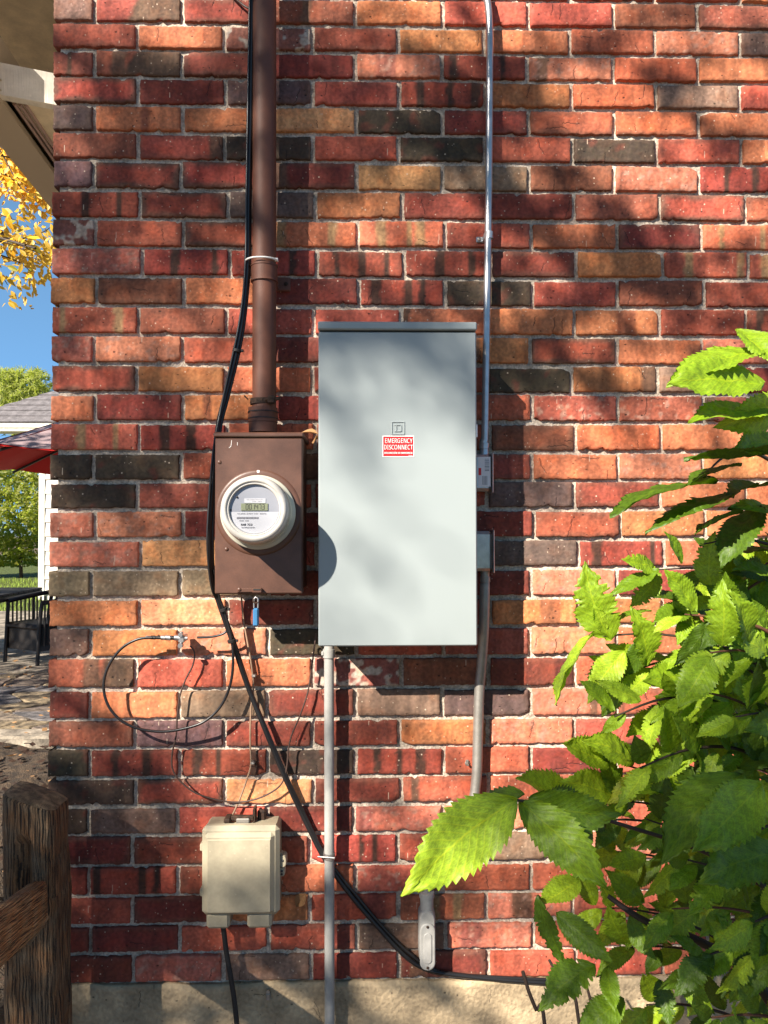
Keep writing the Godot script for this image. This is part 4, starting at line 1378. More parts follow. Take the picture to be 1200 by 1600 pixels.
# ---------------------------------------------------------------- meter box, meter, padlock
func make_meter_box() -> void:
	var a := Vector3(-0.3232, 1.6997, 0.1500)
	var b := Vector3(-0.1374, 1.3575, 0.1500)
	var bx := thing("meter_box", "brown painted steel meter socket box below the service pipe", "electrical box", Vector3(a.x, b.y, 0))
	var st := mb()
	box(st, Vector3(a.x + 0.004, b.y + 0.004, -0.008), Vector3(b.x - 0.004, a.y - 0.002, 0.138), 0.003)
	obj("body", st, M.brown_paint, bx)
	st = mb()
	box(st, Vector3(a.x, b.y, 0.128), Vector3(b.x, a.y - 0.010, 0.15), 0.003)
	obj("cover", st, M.brown_paint, bx)
	st = mb()
	box(st, Vector3(a.x - 0.003, a.y - 0.0095, -0.006), Vector3(b.x + 0.002, a.y + 0.0005, 0.155), 0.0025)
	obj("top_flange", st, M.brown_paint, bx)
	var c := Vector3(-0.2309, 1.5298, 0.1500)
	# pressed dish round the meter
	st = mb()
	lathe(st, [Vector2(0.092, -0.001), Vector2(0.090, 0.0022), Vector2(0.086, 0.0034), Vector2(0.080, 0.0036), Vector2(0.074, 0.0036)], Transform3D(Basis(), c), 56)
	obj("meter_ring", st, M.brown_paint, bx)
	for p in [Vector3(-0.2983, 1.4527, 0.1500), Vector3(-0.3136, 1.6371, 0.1500)]:
		st = mb()
		screw_head(st, p, 0.0042)
		obj("rivet", st, M.brown_paint, bx)
	# sealing tab above the meter
	st = mb()
	var tb := Vector3(-0.2311, 1.6168, 0.1500)
	box(st, tb + Vector3(-0.003, -0.003, 0.0), tb + Vector3(0.003, 0.003, 0.004), 0.001, Transform3D(Basis(), Vector3.ZERO))
	rod(st, tb + Vector3(0, -0.003, 0.002), tb + Vector3(0, -0.010, 0.003), 0.0006, 5)
	obj("seal_tab", st, M.zip, bx)
	# hasp at the bottom
	st = mb()
	var h := Vector3(-0.2361, 1.3673, 0.1500)
	box(st, h + Vector3(-0.040, -0.006, 0.0), h + Vector3(0.004, 0.003, 0.004), 0.0015, Transform3D(Basis(), Vector3.ZERO))
	box(st, h + Vector3(-0.006, -0.007, 0.0), h + Vector3(0.014, 0.004, 0.012), 0.002)
	var hasp := obj("hasp", st, M.brown_paint, bx)
	st = mb()
	box(st, h + Vector3(-0.004, -0.001, 0.012), h + Vector3(0.011, 0.0025, 0.0128), 0.0003)
	obj("hasp_slot_dark", st, M.rubber_dull, hasp)  # flat black bar painted for the dark inside the slot
	st = mb()
	screw_head(st, Vector3(-0.2705, 1.3678, 0.1540), 0.004)
	obj("screw", st, M.brown_paint, hasp)
	# scratches of pale paint, printed marks
	st = mb()
	for p in [[Vector3(-0.2880, 1.6834, 0.1503), Vector3(-0.2893, 1.6711, 0.1503), 0.0006], [Vector3(-0.2893, 1.6711, 0.1503), Vector3(-0.2934, 1.6670, 0.1503), 0.0006], [Vector3(-0.2758, 1.6793, 0.1503), Vector3(-0.2758, 1.6725, 0.1503), 0.0006]]:
		rod(st, p[0], p[1], p[2], 4)
	obj("paint_scratch", st, M.zip, bx)
	# the meter
	var m := thing("electric_meter", "round white electric meter with grey dial and display on the brown box", "electric meter", c)
	var tilt := Basis(Vector3.UP, 0.075) * Basis(Vector3.RIGHT, -0.035)
	var t := Transform3D(tilt, c)
	st = mb()
	lathe(st, [Vector2(0.0765, 0.002), Vector2(0.0785, 0.006), Vector2(0.0785, 0.016), Vector2(0.0765, 0.020), Vector2(0.0715, 0.022), Vector2(0.0705, 0.034), Vector2(0.0690, 0.036)], t, 72, [])
	obj("base_ring", st, M.clear_plastic, m)
	st = mb()
	lathe(st, [Vector2(0.0690, 0.036), Vector2(0.0682, 0.088), Vector2(0.0672, 0.092)], t, 72)
	obj("band", st, M.clear_plastic, m)
	st = mb()
	lathe(st, [Vector2(0.0670, 0.0920), Vector2(0.0665, 0.1160), Vector2(0.0645, 0.1250), Vector2(0.0605, 0.1295), Vector2(0.0565, 0.1305), Vector2(0.0545, 0.1295), Vector2(0.0535, 0.1270), Vector2(0.0525, 0.1265), Vector2(0.0510, 0.1280), Vector2(0.0496, 0.1275), Vector2(0.0485, 0.1240), Vector2(0.0482, 0.1210)], t, 96)
	obj("bezel", st, M.white_plastic, m)
	st = mb()
	lathe(st, [Vector2(0.0483, 0.1215), Vector2(0, 0.1215)], t, 64, [0])
	var face := obj("dial_face", st, M.face_grey, m)
	# lower printed half
	st = mb()
	st.set_smooth_group(-1)
	var R := 0.0476
	for k in 24:
		var a0 := PI + PI * k / 24.0
		var a1 := PI + PI * (k + 1) / 24.0
		tri(st, t * Vector3(0, -0.005, 0.1222), t * Vector3(cos(a0) * R, minf(sin(a0) * R, -0.005), 0.1222), t * Vector3(cos(a1) * R, minf(sin(a1) * R, -0.005), 0.1222))
	obj("name_plate", st, M.face_white, face)
	var at := func(x, y, z = 0.1226): return t * Vector3(x, y, z)
	st = mb()
	hull_prism(st, [at.call(-0.0200, 0.0125), at.call(0.0215, 0.0125), at.call(0.0215, 0.0215), at.call(-0.0200, 0.0215)], tilt.z, 0.0006)
	obj("data_label", st, M.face_white, face)
	st = mb()
	hull_prism(st, [at.call(-0.0260, -0.0025, 0.1234), at.call(0.0262, -0.0025, 0.1234), at.call(0.0262, 0.0115, 0.1234), at.call(-0.0260, 0.0115, 0.1234)], tilt.z, 0.0012, 0.0004)
	var lcd := obj("display", st, M.lcd, face)
	# seven-segment figures 001473
	var seg := {"0": "abcdef", "1": "bc", "4": "bcfg", "7": "abc", "3": "abcdg"}
	var fig := "001473"
	st = mb()
	for i in fig.length():
		var x0 := -0.0165 + 0.0063 * i
		var w := 0.0040
		var hgt := 0.0048
		var y0 := 0.0001
		var parts := {"a": [0, 2, 1, 2], "d": [0, 0, 1, 0], "g": [0, 1, 1, 1], "f": [0, 1, 0, 2], "b": [1, 1, 1, 2], "e": [0, 0, 0, 1], "c": [1, 0, 1, 1]}
		for l in seg[fig[i]]:
			var s: Array = parts[l]
			var p: Vector3 = at.call(x0 + s[0] * w, y0 + s[1] * hgt, 0.1236)
			var q: Vector3 = at.call(x0 + s[2] * w, y0 + s[3] * hgt, 0.1236)
			rod(st, p, q, 0.00055, 4)
	obj("figure", st, M.ink, lcd)
	letters("print", "KILOWATTHOURS", 0.0021, at.call(0.001, 0.0190), M.ink_soft, face, tilt, false, 0.032)
	letters("print", "TYPE  240V", 0.0020, at.call(0.005, 0.0155), M.ink_soft, face, tilt, false, 0.020)
	letters("print", "CL200 240V 3W  60Hz", 0.0023, at.call(-0.005, -0.0085), M.ink_soft, face, tilt, false, 0.056)
	letters("print", "648 722", 0.0040, at.call(-0.015, -0.0300), M.ink, face, tilt, true, 0.022)
	letters("print", "FM2S  TA30", 0.0019, at.call(-0.020, -0.0225, 0.1226), M.ink_soft, face, tilt, false, 0.018)
	letters("print", "WATTHOUR METER", 0.0020, at.call(-0.012, -0.0360), M.ink_soft, face, tilt, false, 0.026)
	st = mb()
	var bg := RandomNumberGenerator.new()
	bg.seed = 3
	var bxp := -0.034
	while bxp < 0.008:
		var w := bg.randf_range(0.0005, 0.0016)
		hull_prism(st, [at.call(bxp, -0.0188, 0.1228), at.call(bxp + w, -0.0188, 0.1228), at.call(bxp + w, -0.0150, 0.1228), at.call(bxp, -0.0150, 0.1228)], tilt.z, 0.0004)
		bxp += w + bg.randf_range(0.0005, 0.001)
	obj("barcode", st, M.ink_soft, face)
	st = mb()
	screw_head(st, at.call(-0.034, 0.024, 0.1220), 0.0022)
	obj("optical_port", st, M.ink, face)
	st = mb()
	box(st, Vector3(-0.047, -0.004, 0.1216), Vector3(-0.0445, 0.001, 0.1228), 0.0002, t)
	obj("notch", st, M.ink, face)
	# padlock
	var pk := Vector3(-0.2357, 1.3283, 0.1520)
	var p := thing("blue_padlock", "small blue padlock hanging from the meter box hasp", "padlock", pk)
	st = mb()
	box(st, pk + Vector3(-0.0058, -0.038, -0.007), pk + Vector3(0.0058, 0.0, 0.007), 0.0028)
	obj("body", st, M.blue, p)
	st = mb()
	var arc := [pk + Vector3(-0.0042, 0, 0)]
	for k in 9:
		var an := PI - PI * k / 8.0
		arc.append(pk + Vector3(cos(an) * 0.0042, 0.018 + sin(an) * 0.0042, 0))
	arc.append(pk + Vector3(0.0042, 0, 0))
	tube(st, arc, 0.0017, 0.0017, 8)
	obj("shackle", st, M.steel, p)
	st = mb()
	tube(st, ring_pts(Vector3(-0.2358, 1.3445, 0.1520), 0.006, Vector3(0.2, 0.3, 1), 20), 0.0016, 0.0016, 6)
	obj("ring", st, M.rust, p)

# ---------------------------------------------------------------- grey panel
func make_panel() -> void:
	var a := Vector3(-0.1017, 1.9340, 0.1600)
	var b := Vector3(0.2292, 1.2478, 0.1600)
	a.x = (a.x + Vector3(-0.1056, 1.2494, 0.1600).x) / 2.0
	b.x = (b.x + Vector3(0.2345, 1.9354, 0.1600).x) / 2.0
	var p := thing("electrical_cabinet", "tall pale grey steel service panel with a red emergency disconnect label", "electrical panel", Vector3(a.x, b.y, 0))
	p.rotation.z = 0.0
	var st := mb()
	box(st, Vector3(a.x + 0.004, b.y + 0.003, -0.008), Vector3(b.x - 0.004, a.y - 0.002, 0.146), 0.002)
	obj("enclosure", st, M.grey_paint, p)
	# door, slightly dished sheet
	var gap: float = Vector3(0.0354, 1.9134, 0.1600).y
	st = mb()
	box(st, Vector3(a.x, b.y, 0.136), Vector3(b.x, gap, 0.160), 0.0025)
	var door := obj("door", st, M.grey_paint, p)
	st = mb()
	box(st, Vector3(a.x - 0.001, gap + 0.0035, -0.004), Vector3(b.x + 0.001, a.y, 0.166), 0.0025)
	obj("rain_cap", st, M.grey_paint, p)
	st = mb()
	box(st, Vector3(a.x + 0.002, gap - 0.004, 0.10), Vector3(b.x - 0.002, gap + 0.006, 0.150), 0.0)
	obj("cap_gap_shade", st, M.rubber_dull, p)  # dark strip painted for the shade under the cap
	st = mb()
	var l := Vector3(0.2282, 1.7032, 0.1600)
	box(st, Vector3(b.x - 0.0025, l.y - 0.014, 0.142), Vector3(b.x + 0.0025, l.y + 0.014, 0.158), 0.001)
	obj("latch", st, M.steel, p)
	# embossed square emblem with a D in it
	var e := Vector3(0.0649, 1.7083, 0.1605)
	var s := 0.0142
	st = mb()
	frame(st, e, s, 0.0022, 0.0014)
	obj("emblem_frame", st, M.grey_paint, door)
	st = mb()
	var q := 0.0078
	var k := 0.0021
	box(st, e + Vector3(-q * 0.62, -q, -0.002), e + Vector3(-q * 0.62 + k, q, 0.0014), 0.0005)
	box(st, e + Vector3(-q, q - k, -0.002), e + Vector3(q - k, q, 0.0013), 0.0005)
	box(st, e + Vector3(-q, -q, -0.002), e + Vector3(q - k, -q + k, 0.0013), 0.0005)
	box(st, e + Vector3(q - k, -q + 0.001, -0.002), e + Vector3(q, q - 0.001, 0.0014), 0.0005)
	obj("emblem_letter", st, M.grey_paint, door)
	# warning label
	var c := Vector3(0.0653, 1.6696, 0.1604)
	var w := 0.0335
	var h := 0.0225
	st = mb()
	box(st, c + Vector3(-w, -h, -0.001), c + Vector3(w, h, 0.0003), 0.0002)
	var lab := obj("warning_label", st, M.label_white, door)
	st = mb()
	box(st, c + Vector3(-w + 0.0016, -h + 0.0016, -0.0008), c + Vector3(w - 0.0016, h - 0.0016, 0.0006), 0.0002)
	obj("red_field", st, M.label_red, lab)
	letters("lettering", "EMERGENCY", 0.0098, c + Vector3(0.0005, 0.0122, 0.0007), M.label_white, lab, Basis(), false, 0.0580)
	letters("lettering", "DISCONNECT", 0.0098, c + Vector3(0, -0.0016, 0.0007), M.label_white, lab, Basis(), false, 0.0605)
	letters("lettering", "DESCONEXIÓN DE EMERGENCIA", 0.0036, c + Vector3(0, -0.0138, 0.0007), M.label_white, lab, Basis(), true, 0.0600)
	st = mb()
	box(st, c + Vector3(w - 0.012, -h + 0.0030, 0.0), c + Vector3(w - 0.003, -h + 0.0036, 0.0008), 0.0001)
	obj("small_print", st, M.label_white, lab)

func frame(st: SurfaceTool, c: Vector3, s: float, w: float, up: float) -> void:
	box(st, c + Vector3(-s, s - w, -0.002), c + Vector3(s, s, up), 0.0006)
	box(st, c + Vector3(-s, -s, -0.002), c + Vector3(s, -s + w, up), 0.0006)
	box(st, c + Vector3(-s, -s + w, -0.002), c + Vector3(-s + w, s - w, up - 0.0001), 0.0006)
	box(st, c + Vector3(s - w, -s + w, -0.002), c + Vector3(s, s - w, up - 0.0001), 0.0006)

# ---------------------------------------------------------------- conduits
func make_conduits() -> void:
	# galvanised conduit from above, into an elbow body on the panel's side
	var z := 0.030
	var u := thing("galvanized_conduit", "thin galvanized conduit coming from above into the panel's right side", "conduit", Vector3(0.2684, 1.6944, 0.0300))
	var st := mb()
	tube(st, smooth_path([Vector3(Vector3(0.2654, 2.8107, 0.0300).x - 0.01, 3.38, 0.03)] + [Vector3(0.2654, 2.8107, 0.0300), Vector3(0.2726, 2.7506, 0.0300), Vector3(0.2813, 2.7056, 0.0300), Vector3(0.2841, 2.6455, 0.0300), Vector3(0.2837, 2.5555, 0.0300), Vector3(0.2803, 2.2717, 0.0300), Vector3(0.2747, 1.9748, 0.0300), Vector3(0.2691, 1.6974, 0.0300)]), 0.0083, 0.0083, 16)
	obj("pipe", st, M.steel, u)
	st = mb()
	var s := Vector3(0.2806, 2.1705, 0.0300)
	tube(st, [s + Vector3(0, -0.008, 0), s + Vector3(0, 0.008, 0)], 0.0098, 0.0098, 16)
	box(st, Vector3(s.x - 0.026, s.y - 0.007, 0.002), Vector3(s.x - 0.006, s.y + 0.007, 0.006), 0.002)
	box(st, Vector3(s.x - 0.011, s.y - 0.0068, 0.0062), Vector3(s.x - 0.0075, s.y + 0.0068, 0.03), 0.001)
	var strap := obj("strap", st, M.steel, u)
	st = mb()
	screw_head(st, Vector3(s.x - 0.019, s.y, 0.006), 0.0048)
	obj("screw", st, M.steel_dull, strap)
	st = mb()
	var c := Vector3(0.2676, 1.6885, 0.0300)
	tube(st, [c + Vector3(0, -0.010, 0), c + Vector3(0, 0.002, 0)], 0.0118, 0.0118, 16)
	tube(st, [c + Vector3(0, 0.0025, 0), c + Vector3(0, 0.012, 0)], 0.0105, 0.0105, 6)
	obj("connector", st, M.steel, u)
	st = mb()
	tube(st, [c + Vector3(0.0, -0.026, 0), c + Vector3(0, -0.0095, 0)], 0.0112, 0.0098, 16)
	obj("connector", st, M.steel, u)
	conduit_body(u, Vector3(0.2398, 1.6632, 0.0340), Vector3(0.2842, 1.5797, 0.0340), true)
	# lower run
	var w := thing("lower_conduit", "dull metal conduit dropping from the panel's right side behind the leaves", "conduit", Vector3(0.2671, 1.3690, 0.0300))
	conduit_body(w, Vector3(0.2388, 1.4891, 0.0360), Vector3(0.2861, 1.3986, 0.0360), false)
	st = mb()
	var d := Vector3(0.2680, 1.3795, 0.0340)
	tube(st, [d + Vector3(0, -0.006, 0), d + Vector3(0, 0.006, 0)], 0.0118, 0.0118, 16)
	tube(st, [d + Vector3(0, 0.0062, 0), d + Vector3(0, 0.020, 0)], 0.0100, 0.0105, 16)
	tube(st, [d + Vector3(0, -0.018, 0), d + Vector3(0, -0.0062, 0)], 0.0108, 0.0108, 6)
	obj("connector", st, M.steel_dull, w)
	st = mb()
	tube(st, smooth_path([Vector3(0.2672, 1.3693, 0.0340), Vector3(0.2660, 1.3215, 0.0360), Vector3(0.2646, 1.2631, 0.0340), Vector3(0.2604, 1.1818, 0.0260), Vector3(0.2556, 1.1227, 0.0220), Vector3(0.2523, 1.0352, 0.0220), Vector3(0.2482, 0.9262, 0.0220), Vector3(0.2341, 0.8580, 0.0220), Vector3(0.1826, 0.7774, 0.0220), Vector3(0.1459, 0.7286, 0.0220), Vector3(0.1356, 0.6811, 0.0220), Vector3(0.1347, 0.6234, 0.0220)]), 0.0118, 0.0118, 16)
	obj("pipe", st, M.steel_dull, w)
	# plastic end fitting with a cast cover
	var e := Vector3(0.1332, 0.5686, 0.0300)
	var fit := thing("conduit_end_fitting", "pale grey oblong conduit fitting with screwed cover below the big leaf", "conduit fitting", e)
	st = mb()
	capsule_slab(st, e + Vector3(0, 0.008, -0.022), 0.0185, 0.062, 0.040)
	obj("body", st, M.pvc, fit)
	st = mb()
	tube(st, [e + Vector3(0, 0.066, 0), e + Vector3(0, 0.100, 0)], 0.0150, 0.0150, 20)
	tube(st, [e + Vector3(0, 0.092, 0), e + Vector3(0, 0.104, 0)], 0.0172, 0.0172, 8)
	obj("neck", st, M.pvc, fit)
	st = mb()
	capsule_slab(st, e + Vector3(0, -0.008, 0.0185), 0.0170, 0.052, 0.005)
	var cov := obj("cover", st, M.pvc, fit)
	st = mb()
	capsule_slab(st, e + Vector3(0, -0.010, 0.0238), 0.0090, 0.034, 0.0018)
	obj("raised_panel", st, M.pvc, cov)
	for yy in [0.037, -0.053]:
		st = mb()
		screw_head(st, e + Vector3(0, yy, 0.0235), 0.0032)
		obj("screw", st, M.rust, cov)
	# grey plastic conduit from under the panel into the ground
	var g := thing("grey_plastic_conduit", "straight grey plastic conduit running down from the panel's underside", "conduit", Vector3(-0.0863, 0.7683, 0.0350))
	st = mb()
	var t0 := Vector3(-0.0877, 1.2315, 0.0350)
	var t1 := Vector3(-0.0857, 0.3551, 0.0350)
	rod(st, t1 - Vector3.UP * 0.35, t0, 0.0112, 20)
	obj("pipe", st, M.pvc, g)
	st = mb()
	var k := Vector3(-0.0877, 1.2127, 0.0350)
	tube(st, [k + Vector3(0, -0.009, 0), k + Vector3(0, 0.010, 0)], 0.0138, 0.0138, 20)
	box(st, k + Vector3(-0.017, -0.004, -0.004), k + Vector3(-0.010, 0.006, 0.010), 0.002)
	obj("coupling", st, M.pvc, g)
	st = mb()
	k = Vector3(-0.0863, 0.7583, 0.0350)
	tube(st, [k + Vector3(0, -0.007, 0), k + Vector3(0, 0.007, 0)], 0.0128, 0.0128, 16)
	box(st, Vector3(k.x - 0.014, k.y - 0.007, 0.002), Vector3(k.x - 0.010, k.y + 0.007, k.z), 0.001)
	strap = obj("strap", st, M.steel, g)
	st = mb()
	rod(st, k + Vector3(-0.026, 0.001, 0.008), k + Vector3(0.012, 0.001, 0.014), 0.0022, 6)
	obj("screw", st, M.steel, strap)

func capsule_slab(st: SurfaceTool, c: Vector3, r: float, half: float, depth: float) -> void:
	# an upright oblong with round ends; back at c, front at c.z + depth
	var n := 14
	var outline := []
	for i in n + 1:
		var a := PI * i / n
		outline.append(Vector2(cos(a) * r, half - r + sin(a) * r))
	for i in n + 1:
		var a := PI + PI * i / n
		outline.append(Vector2(cos(a) * r, -half + r + sin(a) * r))
	var lev := [Vector2(1.0, 0.0), Vector2(1.0, depth * 0.72), Vector2(0.93, depth * 0.92), Vector2(0.82, depth)]
	st.set_smooth_group(0)
	for k in lev.size() - 1:
		for i in outline.size():
			var p: Vector2 = outline[i]
			var q: Vector2 = outline[(i + 1) % outline.size()]
			var P := func(v, l): return c + Vector3(v.x * l.x, v.y - v.y * (1.0 - l.x) * r / half, l.y)
			quad(st, P.call(p, lev[k]), P.call(q, lev[k]), P.call(q, lev[k + 1]), P.call(p, lev[k + 1]))
	st.set_smooth_group(-1)
	var L: Vector2 = lev[-1]
	for i in outline.size():
		var p: Vector2 = outline[i]
		var q: Vector2 = outline[(i + 1) % outline.size()]
		tri(st, c + Vector3(0, 0, L.y), c + Vector3(p.x * L.x, p.y - p.y * (1.0 - L.x) * r / half, L.y), c + Vector3(q.x * L.x, q.y - q.y * (1.0 - L.x) * r / half, L.y))

func conduit_body(p: Node3D, a: Vector3, b: Vector3, sticker: bool) -> void:
	# an elbow body screwed to the panel's side; its cover plate faces right
	var st := mb()
	box(st, Vector3(a.x, b.y, 0.004), Vector3(b.x - 0.004, a.y, 0.056), 0.007)
	var body := obj("conduit_body", st, M.steel, p)
	st = mb()
	box(st, Vector3(b.x - 0.0036, b.y - 0.004, 0.002), Vector3(b.x, a.y + 0.003, 0.060), 0.002)
	obj("cover_plate", st, M.steel, body)
	st = mb()
	rod(st, Vector3(a.x - 0.012, b.y + 0.02, 0.036), Vector3(a.x + 0.006, b.y + 0.02, 0.036), 0.010, 14)
	obj("locknut", st, M.steel_dull, body)
	if not sticker:
		return
	st = mb()
	var x0 := b.x - 0.0345
	var x1 := b.x - 0.0065
	box(st, Vector3(x0, b.y + 0.010, 0.0558), Vector3(x1, a.y - 0.006, 0.0566), 0.0001)
	var lab := obj("sticker", st, M.label_white, body)
	st = mb()
	box(st, Vector3(x0 + 0.001, b.y + 0.036, 0.0560), Vector3(x0 + 0.007, b.y + 0.052, 0.0569), 0.0001)
	obj("red_block", st, M.label_red, lab)
	st = mb()
	for k in 9:
		var y := a.y - 0.011 - 0.0032 * k
		box(st, Vector3(x1 - 0.013, y - 0.0009 - 0.0003 * (k % 3), 0.0560), Vector3(x1 - 0.003, y, 0.0569), 0.0)
	obj("barcode", st, M.ink_soft, lab)
	st = mb()
	for k in 4:
		box(st, Vector3(x0 + 0.010 + 0.003 * k, b.y + 0.014, 0.0560), Vector3(x0 + 0.0112 + 0.003 * k, b.y + 0.034, 0.0569), 0.0)
	obj("print_lines", st, M.ink_soft, lab)

# ---------------------------------------------------------------- beige network box
func make_network_box() -> void:
	var a := Vector3(-0.3665, 0.8381, 0.0750)
	var b := Vector3(-0.1953, 0.6425, 0.0750)
	var n := thing("beige_network_box", "weathered beige plastic cable box low on the wall", "utility box", Vector3(a.x, b.y, 0))
	var st := mb()
	box(st, Vector3(a.x + 0.004, b.y + 0.002, -0.006), Vector3(b.x - 0.003, a.y - 0.003, 0.050), 0.006)
	obj("back_box", st, M.beige, n)
	# lid with a raised, bevelled middle
	st = mb()
	box(st, Vector3(a.x, b.y, 0.040), Vector3(b.x, a.y, 0.070), 0.009)
	var lid := obj("lid", st, M.beige, n)
	st = mb()
	box(st, Vector3(a.x + 0.006, b.y + 0.006, 0.060), Vector3(b.x - 0.010, a.y - 0.012, 0.078), 0.008)
	obj("raised_panel", st, M.beige, lid)
	st = mb()
	box(st, Vector3(a.x + 0.014, b.y + 0.012, 0.074), Vector3(b.x - 0.018, a.y - 0.024, 0.0795), 0.0015)
	obj("raised_panel", st, M.beige, lid)
	for q in [[Vector3(-0.3572, 0.6462, 0.0700).x, Vector3(-0.3054, 0.6455, 0.0700).x], [Vector3(-0.2675, 0.6451, 0.0700).x, Vector3(-0.2127, 0.6444, 0.0700).x]]:
		st = mb()
		var y0: float = Vector3(-0.3445, 0.6112, 0.0700).y
		box(st, Vector3(q[0], y0, 0.0), Vector3(q[1], b.y + 0.004, 0.064), 0.006)
		obj("cable_skirt", st, M.beige, n)
	for y in [1322.0, 1392.0]:
		st = mb()
		var hy: float = Vector3(-0.3746, 0.7889, 0.0500).y if y < 1350 else Vector3(-0.3743, 0.6900, 0.0500).y
		box(st, Vector3(a.x - 0.006, hy - 0.009, 0.034), Vector3(a.x + 0.003, hy + 0.009, 0.060), 0.003)
		obj("hinge", st, M.beige, n)
	st = mb()
	var l := Vector3(-0.1911, 0.7516, 0.0500)
	capsule_slab(st, l + Vector3(0.001, 0.003, -0.02), 0.0085, 0.014, 0.024)
	box(st, l + Vector3(-0.012, -0.002, -0.02), l + Vector3(0.0, 0.02, 0.0), 0.002)
	capsule_slab(st, l + Vector3(-0.001, -0.022, -0.02), 0.0070, 0.011, 0.020)
	var latch := obj("latch_lug", st, M.beige, n)
	for q in [Vector3(0.001, 0.005, 0.004), Vector3(-0.001, -0.020, 0.0), Vector3(-0.001, -0.027, 0.0)]:
		st = mb()
		screw_head(st, l + q, 0.0026)
		obj("screw", st, M.ink, latch)
	# rusty ground clamp on top
	st = mb()
	var t := Vector3(-0.2770, 0.8427, 0.0300)
	box(st, t + Vector3(-0.045, -0.006, -0.015), t + Vector3(-0.030, 0.005, 0.02), 0.003)
	box(st, t + Vector3(-0.030, -0.002, 0.0), t + Vector3(0.020, 0.008, 0.012), 0.001, Transform3D(Basis(), Vector3.ZERO))
	box(st, t + Vector3(0.018, -0.012, -0.02), t + Vector3(0.024, 0.022, 0.010), 0.001)
	box(st, t + Vector3(0.026, -0.010, -0.02), t + Vector3(0.046, 0.014, -0.005), 0.004)
	obj("ground_clamp", st, M.rust, n)
	st = mb()
	box(st, t + Vector3(-0.018, -0.012, -0.01), t + Vector3(0.012, 0.004, 0.016), 0.002)
	obj("terminal", st, M.steel_dull, n)

# ---------------------------------------------------------------- cables
func cable(called: String, label: String, pts: Array, r: float, m: Material, group := "", r2 := -1.0) -> MeshInstance3D:
	var st := mb()
	if pts[0].y > 2.76 and pts[0].z > 0.05: pts.push_front(Vector3(pts[0].x, 3.38, pts[0].z))
	tube(st, smooth_path(pts, 8), r, r2, 10)
	st.generate_normals()
	var o := MeshInstance3D.new()
	o.name = free_name(self, called)
	o.mesh = st.commit()
	o.material_override = m
	add_child(o, true)
	tag(o, label, "cable", group)
	return o

